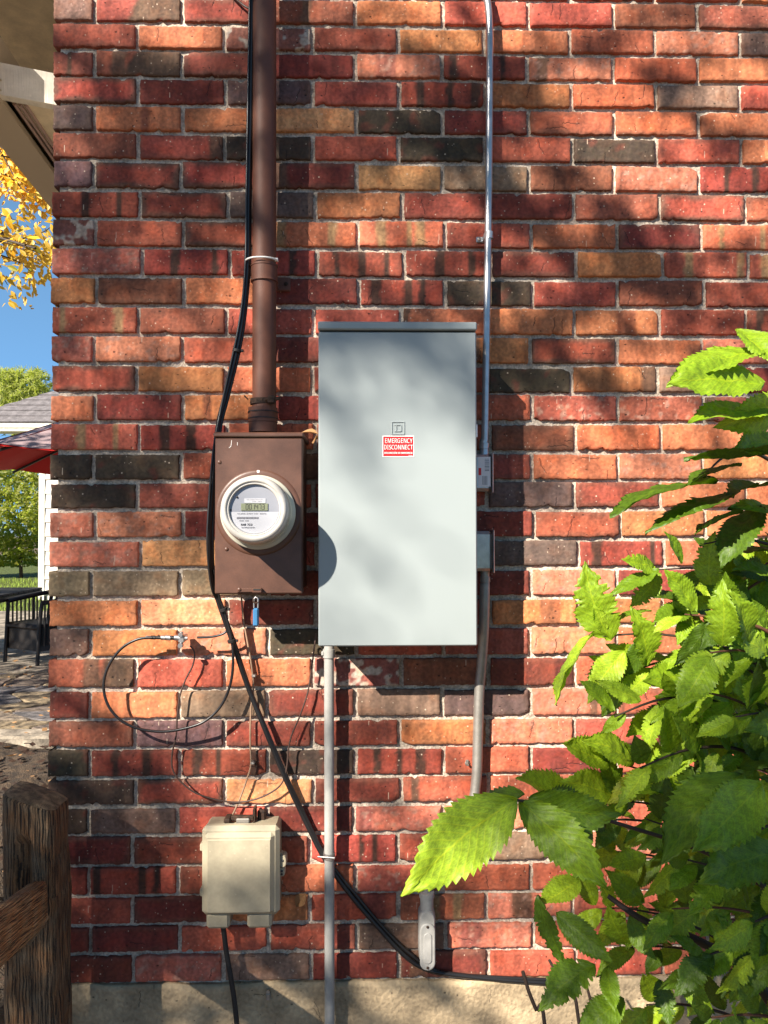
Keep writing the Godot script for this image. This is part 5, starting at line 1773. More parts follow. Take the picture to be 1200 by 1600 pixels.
func make_cables() -> void:
	cable("black_cable", "thick glossy black cable hugging the service pipe's left side from the top", [Vector3(-0.2578, 2.7405, 0.0750), Vector3(-0.2590, 2.5950, 0.0750), Vector3(-0.2615, 2.4210, 0.0750), Vector3(-0.2655, 2.2477, 0.0750), Vector3(-0.2666, 2.1109, 0.0750), Vector3(-0.2694, 2.0463, 0.0750), Vector3(-0.2791, 1.9602, 0.0750), Vector3(-0.2932, 1.8815, 0.0750), Vector3(-0.3156, 1.7915, 0.0750), Vector3(-0.3315, 1.7167, 0.0800), Vector3(-0.3404, 1.5887, 0.0900), Vector3(-0.3471, 1.4903, 0.0900), Vector3(-0.3447, 1.3915, 0.0800), Vector3(-0.3329, 1.3332, 0.0600), Vector3(-0.3064, 1.2448, 0.0400), Vector3(-0.2733, 1.1420, 0.0300), Vector3(-0.2329, 1.0402, 0.0280), Vector3(-0.1886, 0.9298, 0.0220), Vector3(-0.1413, 0.8253, 0.0140), Vector3(-0.0992, 0.7405, 0.0100), Vector3(-0.0437, 0.6631, 0.0100), Vector3(0.0220, 0.5865, 0.0120), Vector3(0.0832, 0.5217, 0.0140), Vector3(0.1360, 0.4870, 0.0100), Vector3(0.2124, 0.4723, 0.0090), Vector3(0.3153, 0.4607, 0.0090), Vector3(0.4211, 0.4526, 0.0100)], 0.0054, M.rubber)
	cable("black_cable", "second black cable twisted beside the thick one along the service pipe", [Vector3(-0.2542, 2.7442, 0.0700), Vector3(-0.2540, 2.5983, 0.0700), Vector3(-0.2580, 2.4237, 0.0700), Vector3(-0.2620, 2.2499, 0.0700), Vector3(-0.2631, 2.1127, 0.0700), Vector3(-0.2659, 2.0479, 0.0700), Vector3(-0.2743, 1.9616, 0.0700), Vector3(-0.2869, 1.8869, 0.0700), Vector3(-0.3095, 1.7924, 0.0700), Vector3(-0.3268, 1.7145, 0.0750), Vector3(-0.3368, 1.5892, 0.0800), Vector3(-0.3411, 1.4762, 0.0850), Vector3(-0.3400, 1.3912, 0.0750), Vector3(-0.3282, 1.3299, 0.0550), Vector3(-0.3013, 1.2413, 0.0360), Vector3(-0.2681, 1.1354, 0.0260), Vector3(-0.2245, 1.0281, 0.0260), Vector3(-0.1845, 0.9320, 0.0200), Vector3(-0.1371, 0.8274, 0.0120), Vector3(-0.0949, 0.7430, 0.0090), Vector3(-0.0350, 0.6668, 0.0090), Vector3(0.0308, 0.5883, 0.0100), Vector3(0.0950, 0.5243, 0.0110), Vector3(0.1684, 0.4796, 0.0080), Vector3(0.2713, 0.4680, 0.0080), Vector3(0.4214, 0.4593, 0.0090)], 0.0038, M.rubber)
	cable("black_drop_wire", "thin black drop wire looping down the pipe's left side into the loop's connector", [Vector3(-0.2610, 2.7353, 0.0820), Vector3(-0.2636, 2.5904, 0.0820), Vector3(-0.2661, 2.4172, 0.0820), Vector3(-0.2686, 2.2446, 0.0820), Vector3(-0.2698, 2.1084, 0.0820), Vector3(-0.2753, 2.0155, 0.0820), Vector3(-0.2878, 1.9298, 0.0820), Vector3(-0.3060, 1.8443, 0.0820), Vector3(-0.3241, 1.7591, 0.0820), Vector3(-0.3358, 1.6721, 0.1000), Vector3(-0.3452, 1.5602, 0.1000), Vector3(-0.3491, 1.4625, 0.1000), Vector3(-0.3436, 1.3708, 0.0850), Vector3(-0.3343, 1.3332, 0.0600), Vector3(-0.3191, 1.3007, 0.0500), Vector3(-0.3142, 1.2743, 0.0450), Vector3(-0.3242, 1.2600, 0.0450), Vector3(-0.3514, 1.2529, 0.0450), Vector3(-0.3828, 1.2516, 0.0450)], 0.0026, M.rubber)
	cable("service_whip_wire", "thin dark red wire crossing the bricks at the very top of the pipe", [Vector3(-0.3295, 2.7551, 0.0120), Vector3(-0.3087, 2.7312, 0.0120), Vector3(-0.2879, 2.7134, 0.0120), Vector3(-0.2689, 2.6977, 0.0200), Vector3(-0.2556, 2.6836, 0.0300)], 0.0026, M.wire_brown)
	# coax loop with its connectors
	var lp := thing("coax_loop", "black coaxial cable bent into a round loop with silver connectors on the left bricks", "cable", Vector3(-0.4442, 1.2462, 0.0450))
	var st := mb()
	tube(st, smooth_path([Vector3(-0.4820, 1.2525, 0.0480), Vector3(-0.5147, 1.2484, 0.0480), Vector3(-0.5501, 1.2286, 0.0480), Vector3(-0.5783, 1.1902, 0.0480), Vector3(-0.5895, 1.1476, 0.0480), Vector3(-0.5807, 1.1048, 0.0480), Vector3(-0.5536, 1.0705, 0.0480), Vector3(-0.5138, 1.0503, 0.0480), Vector3(-0.4640, 1.0429, 0.0480), Vector3(-0.4143, 1.0482, 0.0480), Vector3(-0.3673, 1.0635, 0.0480), Vector3(-0.3318, 1.0947, 0.0480), Vector3(-0.3105, 1.1374, 0.0480), Vector3(-0.3020, 1.1887, 0.0480), Vector3(-0.3050, 1.2460, 0.0480), Vector3(-0.3181, 1.3041, 0.0550), Vector3(-0.3325, 1.3554, 0.0700), Vector3(-0.3381, 1.4059, 0.0850)], 8), 0.0031, 0.0031, 10)
	obj("loop_cable", st, M.rubber, lp)
	var ax := (Vector3(-0.3914, 1.2502, 0.0450) - Vector3(-0.4970, 1.2522, 0.0450)).normalized()
	var c0 := Vector3(-0.4970, 1.2522, 0.0450)
	var q := 0.0
	for e in [[0.012, 0.0042, "steel"], [0.010, 0.0046, "rubber"], [0.012, 0.0040, "rubber"], [0.010, 0.0054, "steel"], [0.012, 0.0062, "steel"], [0.008, 0.0050, "rubber"], [0.014, 0.0066, "steel"], [0.016, 0.0050, "steel"]]:
		st = mb()
		rod(st, c0 + ax * q, c0 + ax * (q + e[0] - 0.0008), e[1], 8)
		obj("connector", st, M[e[2]], lp)
		q += e[0]
	st = mb()
	var gb := Vector3(-0.4171, 1.2489, 0.0450)
	box(st, gb + Vector3(-0.007, -0.008, -0.03), gb + Vector3(0.007, 0.008, 0.006), 0.002)
	rod(st, gb + Vector3(0, -0.018, 0.002), gb + Vector3(0, 0.016, 0.002), 0.0042, 8)
	rod(st, gb + Vector3(-0.001, -0.014, 0.0), gb + Vector3(-0.001, -0.014, 0.012), 0.0055, 8)
	rod(st, gb + Vector3(-0.001, 0.010, 0.0), gb + Vector3(-0.001, 0.010, 0.010), 0.0050, 8)
	obj("ground_block", st, M.steel, lp)
	cable("ground_wire", "thin dark brown wire sagging from the loop's ground block across to the panel", [Vector3(-0.4037, 1.2296, 0.0220), Vector3(-0.3936, 1.2136, 0.0220), Vector3(-0.3978, 1.1846, 0.0220), Vector3(-0.4136, 1.1528, 0.0220), Vector3(-0.4265, 1.1152, 0.0220), Vector3(-0.4321, 1.0690, 0.0220), Vector3(-0.4349, 1.0257, 0.0220), Vector3(-0.4434, 0.9853, 0.0220), Vector3(-0.4418, 0.9493, 0.0220), Vector3(-0.4215, 0.9203, 0.0220), Vector3(-0.3868, 0.8955, 0.0220), Vector3(-0.3333, 0.8791, 0.0220), Vector3(-0.2856, 0.8758, 0.0220), Vector3(-0.2393, 0.8869, 0.0220), Vector3(-0.2002, 0.9111, 0.0220), Vector3(-0.1857, 0.9443, 0.0220), Vector3(-0.1800, 0.9949, 0.0220), Vector3(-0.1727, 1.0267, 0.0220), Vector3(-0.1553, 1.0671, 0.0220), Vector3(-0.1379, 1.1178, 0.0220), Vector3(-0.1292, 1.1657, 0.0220), Vector3(-0.1233, 1.2122, 0.0220), Vector3(-0.1175, 1.2559, 0.0220)], 0.0019, M.wire_brown)
	var bw := thing("beige_wire", "thin tan wire clipped vertically from the meter box to the beige box", "wire", Vector3(-0.2646, 1.0964, 0.0200))
	st = mb()
	tube(st, smooth_path([Vector3(-0.2890, 1.3434, 0.0160), Vector3(-0.2845, 1.2923, 0.0160), Vector3(-0.2742, 1.2338, 0.0160), Vector3(-0.2653, 1.1828, 0.0160), Vector3(-0.2609, 1.1318, 0.0160), Vector3(-0.2666, 1.0809, 0.0160), Vector3(-0.2679, 1.0083, 0.0160), Vector3(-0.2664, 0.9575, 0.0160), Vector3(-0.2765, 0.9214, 0.0160), Vector3(-0.2895, 0.8853, 0.0160), Vector3(-0.3039, 0.8522, 0.0160), Vector3(-0.3155, 0.8320, 0.0160)], 8), 0.0021, 0.0021, 8)
	obj("wire", st, M.wire_beige, bw)
	for p in [Vector3(-0.2598, 1.1591, 0.0140), Vector3(-0.2623, 0.9612, 0.0140)]:
		st = mb()
		box(st, p + Vector3(-0.005, -0.0035, -0.012), p + Vector3(0.005, 0.0035, 0.006), 0.002)
		screw_head(st, p + Vector3(0.002, 0, 0.006), 0.003)
		obj("clip", st, M.steel_dull, bw)
	cable("box_feed_cable", "thick black cable dropping from the beige box's underside into the ground", [Vector3(-0.3283, 0.6116, 0.0300), Vector3(-0.3239, 0.5858, 0.0300), Vector3(-0.3177, 0.5413, 0.0320), Vector3(-0.3070, 0.4860, 0.0350), Vector3(-0.2980, 0.4304, 0.0370), Vector3(-0.2916, 0.3615, 0.0400), Vector3(-0.2868, 0.2279, 0.0500)], 0.0058, M.rubber_dull)
	# white cable tie round pipe and cables
	var z := thing("cable_tie", "white plastic cable tie binding black cables to the brown pipe", "cable tie", Vector3(-0.2374, 2.0999, 0.0700))
	st = mb()
	tube(st, smooth_path([Vector3(-0.2723, 2.0908, 0.0750), Vector3(-0.2660, 2.0920, 0.0880), Vector3(-0.2501, 2.0922, 0.1000), Vector3(-0.2271, 2.0916, 0.1040), Vector3(-0.2110, 2.0913, 0.0990), Vector3(-0.2014, 2.0920, 0.0850), Vector3(-0.2009, 2.0961, 0.0650)], 6), 0.0021, 0.0021, 6)
	obj("band", st, M.zip, z)
	st = mb()
	box(st, Vector3(-0.2017, 2.0931, 0.0820) - Vector3.ONE * 0.0035, Vector3(-0.2017, 2.0931, 0.0820) + Vector3.ONE * 0.0035, 0.001)
	obj("head", st, M.zip, z)
	for p in [[Vector3(-0.2898, 1.8908, 0.0780), "black tie round the cable bend beside the pipe"], [Vector3(-0.3223, 1.3157, 0.0560), "black tie binding cables just below the meter box"], [Vector3(-0.3055, 1.2441, 0.0450), "black tie on the cables beside the coaxial loop"]]:
		st = mb()
		var d: Vector3 = Vector3(-0.3064, 1.2448, 0.0400) - Vector3(-0.3329, 1.3332, 0.0600)
		if p[0].y > 1.6: d = Vector3(-0.3156, 1.7915, 0.0750) - Vector3(-0.2791, 1.9602, 0.0750)
		d = d.normalized()
		tube(st, [p[0] - d * 0.003, p[0] + d * 0.003], 0.0098, 0.0098, 12)
		box(st, p[0] + Vector3(0.008, -0.003, -0.003), p[0] + Vector3(0.015, 0.003, 0.003), 0.001)
		var o := obj("black_tie", st, M.rubber_dull, self)
		tag(o, p[1], "cable tie")

func make_small_things() -> void:
	var st := mb()
	var p := Vector3(0.2299, 0.9530, 0.0000)
	screw_head(st, p + Vector3(0, 0, 0.002), 0.006)
	rod(st, p, p + Vector3(0.0, -0.001, 0.012), 0.0028, 8)
	box(st, p + Vector3(-0.004, 0.001, 0.0), p + Vector3(0.003, 0.008, 0.006), 0.001)
	tag(obj("wall_anchor", st, M.steel_dull, self), "small bare screw anchor in a red brick left of the lower conduit", "screw")
	st = mb()
	p = Vector3(-0.2274, 0.4346, 0.0080)
	box(st, p + Vector3(-0.005, -0.012, -0.006), p + Vector3(0.005, 0.004, 0.004), 0.002)
	rod(st, p + Vector3(0, 0.008, -0.01), p + Vector3(0, 0.008, 0.004), 0.004, 10)
	tag(obj("pipe_clip", st, M.steel_dull, self), "small grey clip on top of the footing right of the feed cable", "clip")
	# curled dry leaf caught between the boxes
	var crisp := leaf_poly(0.036, 0.026, 0.5)
	var o := put("dry_leaf", crisp, M.dry_pale, self, Transform3D(aim(Vector3(-0.1083, 1.7022, 0.1200), Vector3(-0.1443, 1.7091, 0.1200), Vector3(0.1, 0.7, 0.6), 0.3), Vector3(-0.1069, 1.7008, 0.1200)))
	tag(o, "curled dry leaf caught between meter box and grey panel", "dead leaf", "dry leaves caught on the wall")
	o = put("dry_leaf", crisp, M.dry, self, Transform3D(aim(Vector3(-0.1104, 1.6968, 0.1300), Vector3(-0.1250, 1.6723, 0.1000), Vector3(0.6, 0.2, 0.8), -0.4).scaled(Vector3.ONE * 0.8), Vector3(-0.1104, 1.6968, 0.1300)))
	tag(o, "darker dry leaf hanging under the curled one beside the grey panel", "dead leaf", "dry leaves caught on the wall")
	o = put("dry_leaf", crisp, M.dry, self, Transform3D(aim(Vector3(-0.1412, 0.6646, 0.0140), Vector3(-0.1746, 0.6232, 0.0140), Vector3(0.3, 0.5, 0.8), 0.3).scaled(Vector3.ONE * 1.1), Vector3(-0.1412, 0.6646, 0.0140)))
	tag(o, "brown dry leaf stuck in cobweb on bricks right of the beige box", "dead leaf", "dry leaves caught on the wall")
	for k in 3:
		st = mb()
		var path: Array = [[Vector3(0.3070, 0.6175, 0.2500), Vector3(0.3182, 0.5797, 0.2500), Vector3(0.3333, 0.5419, 0.2500), Vector3(0.3509, 0.5016, 0.2500)], [Vector3(0.3476, 0.6674, 0.3000), Vector3(0.3745, 0.6185, 0.3000), Vector3(0.4050, 0.5452, 0.3000)], [Vector3(0.4271, 0.5998, 0.2800), Vector3(0.4344, 0.5689, 0.2800), Vector3(0.4391, 0.5196, 0.2800)]][k]
		path[-1].y = path[-1].y
		var f: Vector3 = path[-1]
		path.append(Vector3(f.x + 0.03, 0.0, f.z + 0.02))
		tube(st, smooth_path(path), 0.0038 if k == 0 else 0.0026, 0.004, 7)
		tag(obj("dead_stem", st, M.twig, self), ["leaning bare dark stem with a cut tip in front of the footing", "thin bare stem arching behind the lowest leaves", "short bare stem between the two lowest leaves"][k], "stem")

# ---------------------------------------------------------------- the shrub on the right
func elm_leaf(sd: int, curl: float, fold: float, wide: float, bitten: bool) -> ArrayMesh:
	# a toothed leaf one metre long from stalk to tip along x, its upper side to +z
	var g := RandomNumberGenerator.new()
	g.seed = sd
	var teeth := 17
	var per := 4
	var n := teeth * per
	var pos := PackedVector3Array()
	var uv := PackedVector2Array()
	var across := [-1.0, -0.86, -0.55, -0.25, 0.0, 0.25, 0.55, 0.86, 1.0]
	var twist := g.randf_range(-0.5, 0.5)
	var sway := g.randf_range(-0.07, 0.07)
	for j in n + 1:
		var t := j / float(n)
		var body := pow(sin(PI * pow(t, 0.82)), 0.80)
		if t > 0.78: body *= lerpf(1.0, 0.52, (t - 0.78) / 0.22)
		for i in across.size():
			var a: float = across[i]
			var side := 0.0 if a < 0 else 0.5
			var ph := fposmod(t * teeth + side, 1.0)
			var tooth := lerpf(0.87, 1.07, ph) if absf(a) > 0.95 else (lerpf(0.955, 1.01, ph) if absf(a) > 0.8 else 1.0)
			if j == 0 or j == n: tooth = 1.0
			var half := wide * body * tooth
			if bitten and absf(a) > 0.8:
				half *= 1.0 - 0.38 * smoothstep(0.25, 0.6, nz.get_noise_2d(t * 9.0 + sd, 3.0 if a < 0 else 8.0))
			var y := a * half
			var x := t + 0.35 * absf(y) * (1.0 - t) * 0.3 + (0.018 * (ph - 0.4) if absf(a) > 0.95 else 0.0)
			# quilting between the side veins
			var q := (t - 0.30 * absf(a) * 0.7) * 13.0 + (0.5 if a < 0 else 0.0)
			var z := fold * absf(y) - curl * t * t + 0.0035 * absf(sin(PI * q)) * (1.0 - absf(a) * 0.5) + 0.030 * nz.get_noise_2d(t * 2.6 + sd, a * 1.3)
			z += 0.35 * fold * y * y / maxf(wide, 0.01) * sin(t * 5.0 + sd)
			var yy := y + sway * sin(t * PI)
			pos.append(Vector3(x, yy * cos(twist * t) - z * sin(twist * t) * 0.5, z + yy * sin(twist * t)))
			uv.append(Vector2(t, 0.5 + 0.5 * a))
	return grid_mesh(pos, across.size(), PackedColorArray(), uv)

func make_shrub() -> void:
	var g := RandomNumberGenerator.new()
	g.seed = 2024
	var foot := Vector3(1.05, 0, 0.75)
	var shrub := thing("elm_shrub", "leafy green shrub with toothed elm leaves spilling in from the right", "shrub", foot)
	var kinds := []
	for k in 10:
		kinds.append(elm_leaf(k * 13 + 1, g.randf_range(0.02, 0.30), g.randf_range(0.05, 0.34), g.randf_range(0.215, 0.285), k % 4 == 3))
	# leaves one can pick out: stalk end, tip, roll, tint (follows sun and shade), kind
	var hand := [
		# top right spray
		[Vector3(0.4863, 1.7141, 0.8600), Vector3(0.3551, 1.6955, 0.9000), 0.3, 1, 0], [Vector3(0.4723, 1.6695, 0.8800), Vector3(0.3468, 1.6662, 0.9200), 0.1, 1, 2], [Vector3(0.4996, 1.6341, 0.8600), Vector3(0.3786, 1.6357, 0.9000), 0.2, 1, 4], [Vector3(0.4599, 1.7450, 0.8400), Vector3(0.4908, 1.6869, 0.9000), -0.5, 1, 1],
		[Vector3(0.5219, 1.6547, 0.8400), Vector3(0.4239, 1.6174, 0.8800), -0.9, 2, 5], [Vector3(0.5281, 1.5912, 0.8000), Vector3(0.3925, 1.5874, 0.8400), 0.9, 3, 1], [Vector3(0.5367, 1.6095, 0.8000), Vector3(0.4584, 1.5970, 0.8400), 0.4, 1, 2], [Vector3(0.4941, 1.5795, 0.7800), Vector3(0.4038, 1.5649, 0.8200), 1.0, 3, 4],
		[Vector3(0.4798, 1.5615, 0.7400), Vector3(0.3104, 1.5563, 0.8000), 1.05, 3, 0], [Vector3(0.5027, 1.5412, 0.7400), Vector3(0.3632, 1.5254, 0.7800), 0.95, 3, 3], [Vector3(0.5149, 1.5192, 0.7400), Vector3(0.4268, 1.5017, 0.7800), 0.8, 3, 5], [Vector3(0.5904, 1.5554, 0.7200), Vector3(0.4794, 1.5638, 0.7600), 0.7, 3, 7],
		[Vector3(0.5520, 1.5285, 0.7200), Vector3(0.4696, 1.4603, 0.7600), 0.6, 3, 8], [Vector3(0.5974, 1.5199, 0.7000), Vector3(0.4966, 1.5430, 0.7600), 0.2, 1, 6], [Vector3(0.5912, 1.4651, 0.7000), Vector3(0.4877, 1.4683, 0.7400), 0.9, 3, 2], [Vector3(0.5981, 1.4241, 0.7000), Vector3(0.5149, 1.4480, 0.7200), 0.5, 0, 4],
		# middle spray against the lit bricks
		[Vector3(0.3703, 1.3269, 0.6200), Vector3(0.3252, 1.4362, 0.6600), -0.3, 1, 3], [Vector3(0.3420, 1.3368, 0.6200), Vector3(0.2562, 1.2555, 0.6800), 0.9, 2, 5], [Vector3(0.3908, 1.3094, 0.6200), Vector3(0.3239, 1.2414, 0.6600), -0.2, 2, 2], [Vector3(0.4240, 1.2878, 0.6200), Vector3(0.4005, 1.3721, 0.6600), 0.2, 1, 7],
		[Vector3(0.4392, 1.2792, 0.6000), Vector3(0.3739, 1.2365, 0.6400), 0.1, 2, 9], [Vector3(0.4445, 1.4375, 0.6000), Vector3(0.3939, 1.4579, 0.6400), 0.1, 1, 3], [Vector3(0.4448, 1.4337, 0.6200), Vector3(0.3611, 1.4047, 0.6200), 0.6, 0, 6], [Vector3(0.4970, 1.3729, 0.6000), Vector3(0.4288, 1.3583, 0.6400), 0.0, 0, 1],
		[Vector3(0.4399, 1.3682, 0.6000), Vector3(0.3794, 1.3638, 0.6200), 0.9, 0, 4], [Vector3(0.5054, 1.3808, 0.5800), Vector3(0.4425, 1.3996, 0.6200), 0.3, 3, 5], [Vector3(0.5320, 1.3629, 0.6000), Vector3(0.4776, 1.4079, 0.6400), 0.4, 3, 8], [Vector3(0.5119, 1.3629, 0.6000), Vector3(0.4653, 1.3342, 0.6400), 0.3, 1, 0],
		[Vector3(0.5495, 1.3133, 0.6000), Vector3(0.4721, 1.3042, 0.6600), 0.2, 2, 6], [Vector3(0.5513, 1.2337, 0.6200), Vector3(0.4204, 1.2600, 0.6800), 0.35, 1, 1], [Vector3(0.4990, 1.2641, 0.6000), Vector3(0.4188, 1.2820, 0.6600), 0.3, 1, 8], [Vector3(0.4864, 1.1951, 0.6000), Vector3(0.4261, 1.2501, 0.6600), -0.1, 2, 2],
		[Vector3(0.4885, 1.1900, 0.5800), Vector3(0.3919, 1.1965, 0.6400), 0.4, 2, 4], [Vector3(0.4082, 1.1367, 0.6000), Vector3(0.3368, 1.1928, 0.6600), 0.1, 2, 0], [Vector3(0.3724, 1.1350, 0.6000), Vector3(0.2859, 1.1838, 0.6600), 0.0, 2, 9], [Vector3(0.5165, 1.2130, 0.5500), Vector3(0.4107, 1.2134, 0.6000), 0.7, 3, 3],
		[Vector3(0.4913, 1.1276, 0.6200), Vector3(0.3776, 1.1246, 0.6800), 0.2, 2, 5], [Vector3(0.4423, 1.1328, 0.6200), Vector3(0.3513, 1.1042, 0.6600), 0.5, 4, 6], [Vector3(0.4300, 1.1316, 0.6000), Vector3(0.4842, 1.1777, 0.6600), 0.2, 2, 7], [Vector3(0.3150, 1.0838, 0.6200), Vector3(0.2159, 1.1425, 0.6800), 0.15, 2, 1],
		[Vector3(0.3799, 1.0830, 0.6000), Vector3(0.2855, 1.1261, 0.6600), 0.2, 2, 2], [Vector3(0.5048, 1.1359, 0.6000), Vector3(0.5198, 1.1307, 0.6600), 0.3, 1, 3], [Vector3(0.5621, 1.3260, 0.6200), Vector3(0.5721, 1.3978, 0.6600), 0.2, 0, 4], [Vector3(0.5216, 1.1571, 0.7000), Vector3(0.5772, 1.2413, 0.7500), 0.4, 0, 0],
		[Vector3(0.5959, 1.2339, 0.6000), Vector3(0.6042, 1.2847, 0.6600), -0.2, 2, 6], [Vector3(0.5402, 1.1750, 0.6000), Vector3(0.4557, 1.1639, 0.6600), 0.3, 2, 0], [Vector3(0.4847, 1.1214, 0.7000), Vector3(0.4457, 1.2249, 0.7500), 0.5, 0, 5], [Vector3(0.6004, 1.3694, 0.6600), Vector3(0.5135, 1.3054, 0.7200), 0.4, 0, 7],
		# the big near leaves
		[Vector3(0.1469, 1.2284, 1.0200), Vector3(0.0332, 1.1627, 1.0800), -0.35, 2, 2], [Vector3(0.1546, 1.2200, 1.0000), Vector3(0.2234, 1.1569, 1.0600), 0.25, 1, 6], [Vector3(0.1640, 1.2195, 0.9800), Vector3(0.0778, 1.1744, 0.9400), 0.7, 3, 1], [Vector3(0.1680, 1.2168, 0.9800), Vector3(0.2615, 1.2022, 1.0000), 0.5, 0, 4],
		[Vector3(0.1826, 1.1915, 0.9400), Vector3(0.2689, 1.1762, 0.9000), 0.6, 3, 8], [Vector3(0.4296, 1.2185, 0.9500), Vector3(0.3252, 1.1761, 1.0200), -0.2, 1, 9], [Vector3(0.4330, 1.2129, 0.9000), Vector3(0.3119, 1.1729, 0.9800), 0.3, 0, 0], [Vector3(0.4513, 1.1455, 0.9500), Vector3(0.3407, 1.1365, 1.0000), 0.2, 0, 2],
		# lower leaves, darker tints for the shade there
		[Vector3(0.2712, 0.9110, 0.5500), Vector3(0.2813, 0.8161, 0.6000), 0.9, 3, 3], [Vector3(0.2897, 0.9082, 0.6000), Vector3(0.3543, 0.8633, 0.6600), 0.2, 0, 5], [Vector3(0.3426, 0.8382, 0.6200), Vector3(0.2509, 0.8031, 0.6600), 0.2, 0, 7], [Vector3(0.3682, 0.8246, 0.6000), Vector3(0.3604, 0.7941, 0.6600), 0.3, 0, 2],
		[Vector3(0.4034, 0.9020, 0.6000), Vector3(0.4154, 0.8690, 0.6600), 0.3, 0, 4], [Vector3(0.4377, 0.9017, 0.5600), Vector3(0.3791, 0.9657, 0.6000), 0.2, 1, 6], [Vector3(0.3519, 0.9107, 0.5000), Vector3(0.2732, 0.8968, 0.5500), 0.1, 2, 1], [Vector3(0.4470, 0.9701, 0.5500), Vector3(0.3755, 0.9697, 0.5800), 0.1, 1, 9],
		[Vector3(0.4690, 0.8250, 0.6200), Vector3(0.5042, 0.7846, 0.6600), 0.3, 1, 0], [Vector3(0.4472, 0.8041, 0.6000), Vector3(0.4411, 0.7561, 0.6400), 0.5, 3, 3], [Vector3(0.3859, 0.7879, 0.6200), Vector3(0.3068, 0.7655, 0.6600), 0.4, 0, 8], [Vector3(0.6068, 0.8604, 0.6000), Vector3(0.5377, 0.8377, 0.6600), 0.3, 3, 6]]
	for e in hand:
		shrub_leaf(shrub, kinds[e[4]], e[0], e[1], e[2], e[3], g, 1.0)
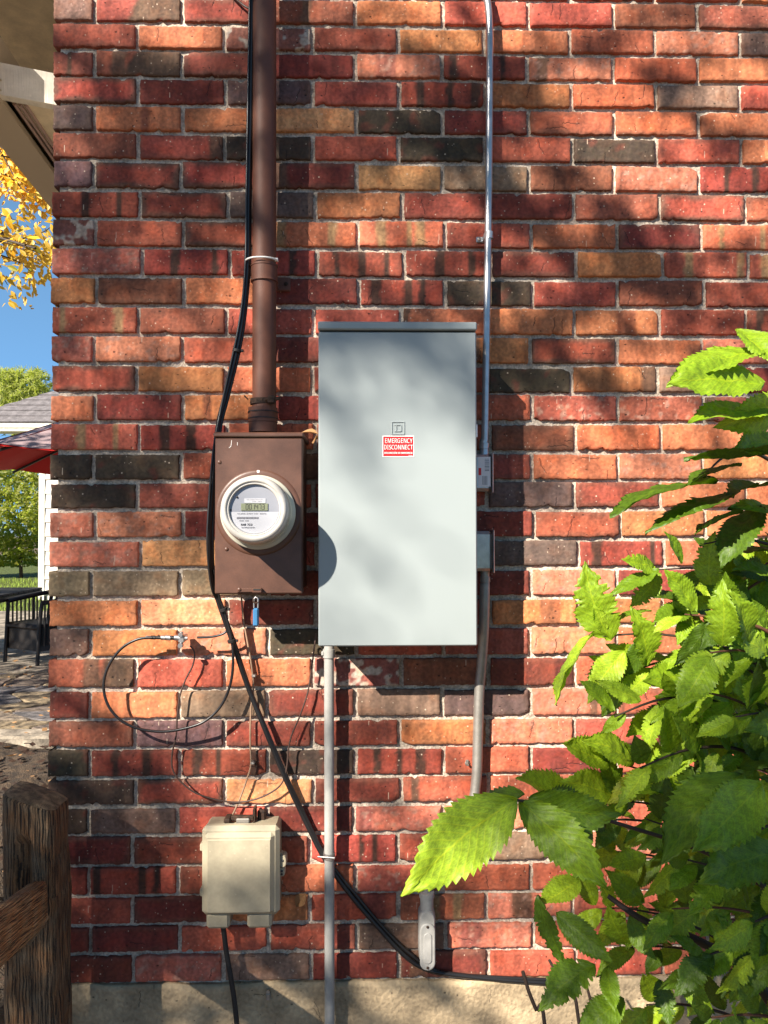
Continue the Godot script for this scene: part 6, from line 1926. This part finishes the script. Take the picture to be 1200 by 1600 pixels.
	# twigs with leaves set alternately; start (inside), end (tip), leaf length, leaves
	var twigs := [
		[Vector3(0.6736, 1.5606, 0.6200), Vector3(0.4487, 1.5710, 0.7800), 0.0, 0], [Vector3(0.7228, 1.3323, 0.6000), Vector3(0.4524, 1.4325, 0.6000), 0.085, 7], [Vector3(0.6915, 1.3939, 0.6200), Vector3(0.4789, 1.4745, 0.7000), 0.0, 0], [Vector3(0.6825, 1.2289, 0.5800), Vector3(0.3459, 1.3319, 0.6200), 0.08, 4],
		[Vector3(0.6808, 1.1938, 0.6000), Vector3(0.5115, 1.3134, 0.6000), 0.085, 10], [Vector3(0.6665, 1.2938, 0.6600), Vector3(0.5143, 1.3962, 0.6400), 0.09, 11], [Vector3(0.7725, 1.2967, 0.5000), Vector3(0.6101, 1.4158, 0.5000), 0.09, 10], [Vector3(0.6975, 1.0576, 0.5500), Vector3(0.4786, 1.2202, 0.5800), 0.085, 11],
		[Vector3(0.6320, 1.1743, 0.7000), Vector3(0.4591, 1.2702, 0.7200), 0.09, 10], [Vector3(0.6760, 1.0065, 0.5500), Vector3(0.3867, 1.1308, 0.5800), 0.08, 11], [Vector3(0.6678, 1.0729, 0.6200), Vector3(0.4830, 1.1483, 0.6400), 0.085, 10], [Vector3(0.6285, 1.1288, 0.7500), Vector3(0.4743, 1.2543, 0.8000), 0.09, 10],
		[Vector3(0.6698, 0.8912, 0.5000), Vector3(0.3472, 1.0060, 0.5000), 0.08, 11], [Vector3(0.6170, 0.9383, 0.6200), Vector3(0.4076, 1.0711, 0.6600), 0.085, 10], [Vector3(0.6985, 0.9965, 0.6000), Vector3(0.5018, 1.1006, 0.6400), 0.085, 10], [Vector3(0.7123, 0.8173, 0.4600), Vector3(0.4241, 0.9408, 0.4600), 0.08, 12],
		[Vector3(0.6431, 0.9384, 0.6600), Vector3(0.4382, 1.0321, 0.7000), 0.085, 10], [Vector3(0.7011, 0.7847, 0.5000), Vector3(0.3784, 0.8628, 0.5000), 0.08, 12], [Vector3(0.6650, 0.8415, 0.6200), Vector3(0.4443, 0.9408, 0.6600), 0.085, 10], [Vector3(0.6894, 0.7108, 0.5000), Vector3(0.4249, 0.8097, 0.5200), 0.085, 11],
		[Vector3(0.6626, 0.7961, 0.6400), Vector3(0.4728, 0.8775, 0.6800), 0.085, 10], [Vector3(0.7101, 0.6261, 0.5000), Vector3(0.4487, 0.7283, 0.5400), 0.085, 10], [Vector3(0.6616, 0.7208, 0.6400), Vector3(0.4994, 0.7828, 0.6600), 0.085, 9], [Vector3(0.7810, 0.8864, 0.4200), Vector3(0.5371, 1.0290, 0.4000), 0.085, 10],
		[Vector3(0.7603, 1.0906, 0.4200), Vector3(0.5772, 1.2510, 0.4200), 0.085, 9], [Vector3(0.7840, 1.1907, 0.4600), Vector3(0.6394, 1.3243, 0.4600), 0.085, 9], [Vector3(0.8263, 0.7636, 0.3800), Vector3(0.5987, 0.8148, 0.3600), 0.085, 10], [Vector3(0.8245, 0.6130, 0.3800), Vector3(0.6212, 0.6621, 0.3600), 0.085, 10],
		[Vector3(0.8723, 1.0691, 0.3500), Vector3(0.6547, 1.1782, 0.3500), 0.09, 9], [Vector3(0.8705, 0.9258, 0.3500), Vector3(0.6657, 1.0587, 0.3500), 0.09, 9], [Vector3(0.7974, 1.2926, 0.4000), Vector3(0.5782, 1.3536, 0.4200), 0.08, 8], [Vector3(0.6273, 1.0343, 0.7500), Vector3(0.4572, 1.1243, 0.7800), 0.09, 9],
		[Vector3(0.7694, 1.0500, 0.5000), Vector3(0.6007, 1.2557, 0.5600), 0.09, 9],
		[Vector3(0.6475, 1.2534, 0.5500), Vector3(0.3812, 1.2648, 0.6000), 0.085, 9], [Vector3(0.5970, 1.3286, 0.7000), Vector3(0.4338, 1.3792, 0.7400), 0.08, 8], [Vector3(0.5982, 1.1721, 0.6600), Vector3(0.3487, 1.2305, 0.7000), 0.08, 9], [Vector3(0.6038, 1.1204, 0.7000), Vector3(0.3704, 1.1709, 0.7400), 0.085, 9],
		[Vector3(0.7135, 1.4020, 0.6000), Vector3(0.5241, 1.3697, 0.6600), 0.085, 8], [Vector3(0.6211, 1.2410, 0.7500), Vector3(0.4418, 1.3366, 0.8000), 0.09, 8], [Vector3(0.6491, 0.9887, 0.5800), Vector3(0.3799, 1.0781, 0.6000), 0.08, 9], [Vector3(0.7449, 1.5017, 0.5500), Vector3(0.5828, 1.4235, 0.6200), 0.085, 6],
		[Vector3(0.6418, 0.7418, 0.5500), Vector3(0.4035, 0.9117, 0.6000), 0.0, 0], [Vector3(0.5506, 1.0562, 0.8500), Vector3(0.4472, 1.1467, 0.9000), 0.09, 7], [Vector3(0.5575, 0.9711, 0.8500), Vector3(0.4461, 1.0442, 0.9000), 0.09, 7]]
	var mass := {}
	var n_leaf := hand.size()
	for tw in twigs:
		var a: Vector3 = tw[0]
		var b: Vector3 = tw[1]
		var sag := Vector3(g.randf_range(-0.02, 0.02), g.randf_range(0.01, 0.05), g.randf_range(-0.02, 0.02))
		var path := smooth_path([a, a.lerp(b, 0.35) + sag, a.lerp(b, 0.7) + sag * 0.8, b], 5)
		var st := mb()
		tube(st, path, 0.0036, 0.0011, 6)
		obj("twig", st, M.twig if g.randf() < 0.6 else M.twig_red, shrub)
		var n: int = int(tw[3] * 1.25)
		for k in n:
			var t := (k + 0.6) / n
			var i := clampi(int(t * (path.size() - 1)), 0, path.size() - 2)
			var at: Vector3 = path[i].lerp(path[i + 1], t * (path.size() - 1) - i)
			var d: Vector3 = (b - a).normalized()
			var s := 1.0 if k % 2 else -1.0
			var outv := d * g.randf_range(0.3, 0.9) + Vector3(-d.y, d.x, 0) * s * g.randf_range(0.4, 0.9) + Vector3(g.randf_range(-0.2, 0.1), g.randf_range(-0.45, 0.1), g.randf_range(-0.1, 0.5))
			var ln: float = tw[2] * g.randf_range(0.55, 1.0)
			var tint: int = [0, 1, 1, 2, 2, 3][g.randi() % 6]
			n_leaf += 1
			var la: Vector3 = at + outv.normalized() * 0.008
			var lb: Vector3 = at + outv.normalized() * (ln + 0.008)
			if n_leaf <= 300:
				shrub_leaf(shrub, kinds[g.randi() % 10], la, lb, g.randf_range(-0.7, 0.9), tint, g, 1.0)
			else:
				if not mass.has(tint): mass[tint] = mb()
				mass[tint].append_from(kinds[g.randi() % 10], 0, Transform3D(aim(la, lb, Vector3(-0.25, 0.55, 0.85), g.randf_range(-0.7, 0.9)).scaled(Vector3.ONE * ln), la))
	for tint in mass:
		put("small_foliage", mass[tint].commit(), M["elm%d" % tint], shrub).set_meta("kind", "stuff")
	# stems up from the ground
	var stems := [[foot, Vector3(0.6159, 0.7725, 0.6000), Vector3(0.5182, 0.8626, 0.6200), Vector3(0.4209, 0.9022, 0.6200), Vector3(0.3689, 0.9316, 0.6000)], [foot + Vector3(0.08, 0, -0.1), Vector3(0.6784, 0.8302, 0.6000), Vector3(0.6588, 1.1505, 0.6200), Vector3(0.6585, 1.4259, 0.6600), Vector3(0.6345, 1.6064, 0.7500)],
		[foot + Vector3(0.03, 0, -0.2), Vector3(0.7105, 0.6683, 0.5000), Vector3(0.6972, 0.9421, 0.5200), Vector3(0.6937, 1.2142, 0.5600), Vector3(0.7131, 1.3622, 0.6000)], [foot + Vector3(0.1, 0, 0.1), Vector3(0.6258, 0.9144, 0.7500), Vector3(0.5898, 1.1468, 0.8000), Vector3(0.6432, 1.3374, 0.7000), Vector3(0.6637, 1.5606, 0.6200)],
		[Vector3(0.5132, 1.0383, 0.8600), Vector3(0.4022, 1.1178, 0.9000), Vector3(0.2740, 1.1708, 0.9300), Vector3(0.2093, 1.1985, 0.9600), Vector3(0.1488, 1.2249, 1.0100)]]
	for s in stems:
		var st := mb()
		tube(st, smooth_path(s, 6), 0.010 if s[0].y < 0.1 else 0.0028, 0.0035 if s[0].y < 0.1 else 0.0014, 8)
		obj("stem", st, M.twig, shrub)

func shrub_leaf(shrub: Node3D, mesh: ArrayMesh, a: Vector3, b: Vector3, roll: float, tint: int, g: RandomNumberGenerator, k: float) -> void:
	var basis_ := aim(a, b, Vector3(-0.25, 0.55, 0.85) + Vector3(g.randfn(0, 0.12), g.randfn(0, 0.12), g.randfn(0, 0.12)), roll)
	var ln := (b - a).length()
	put("leaf", mesh, M["elm%d" % tint], shrub, Transform3D(basis_.scaled(Vector3.ONE * ln * k), a))
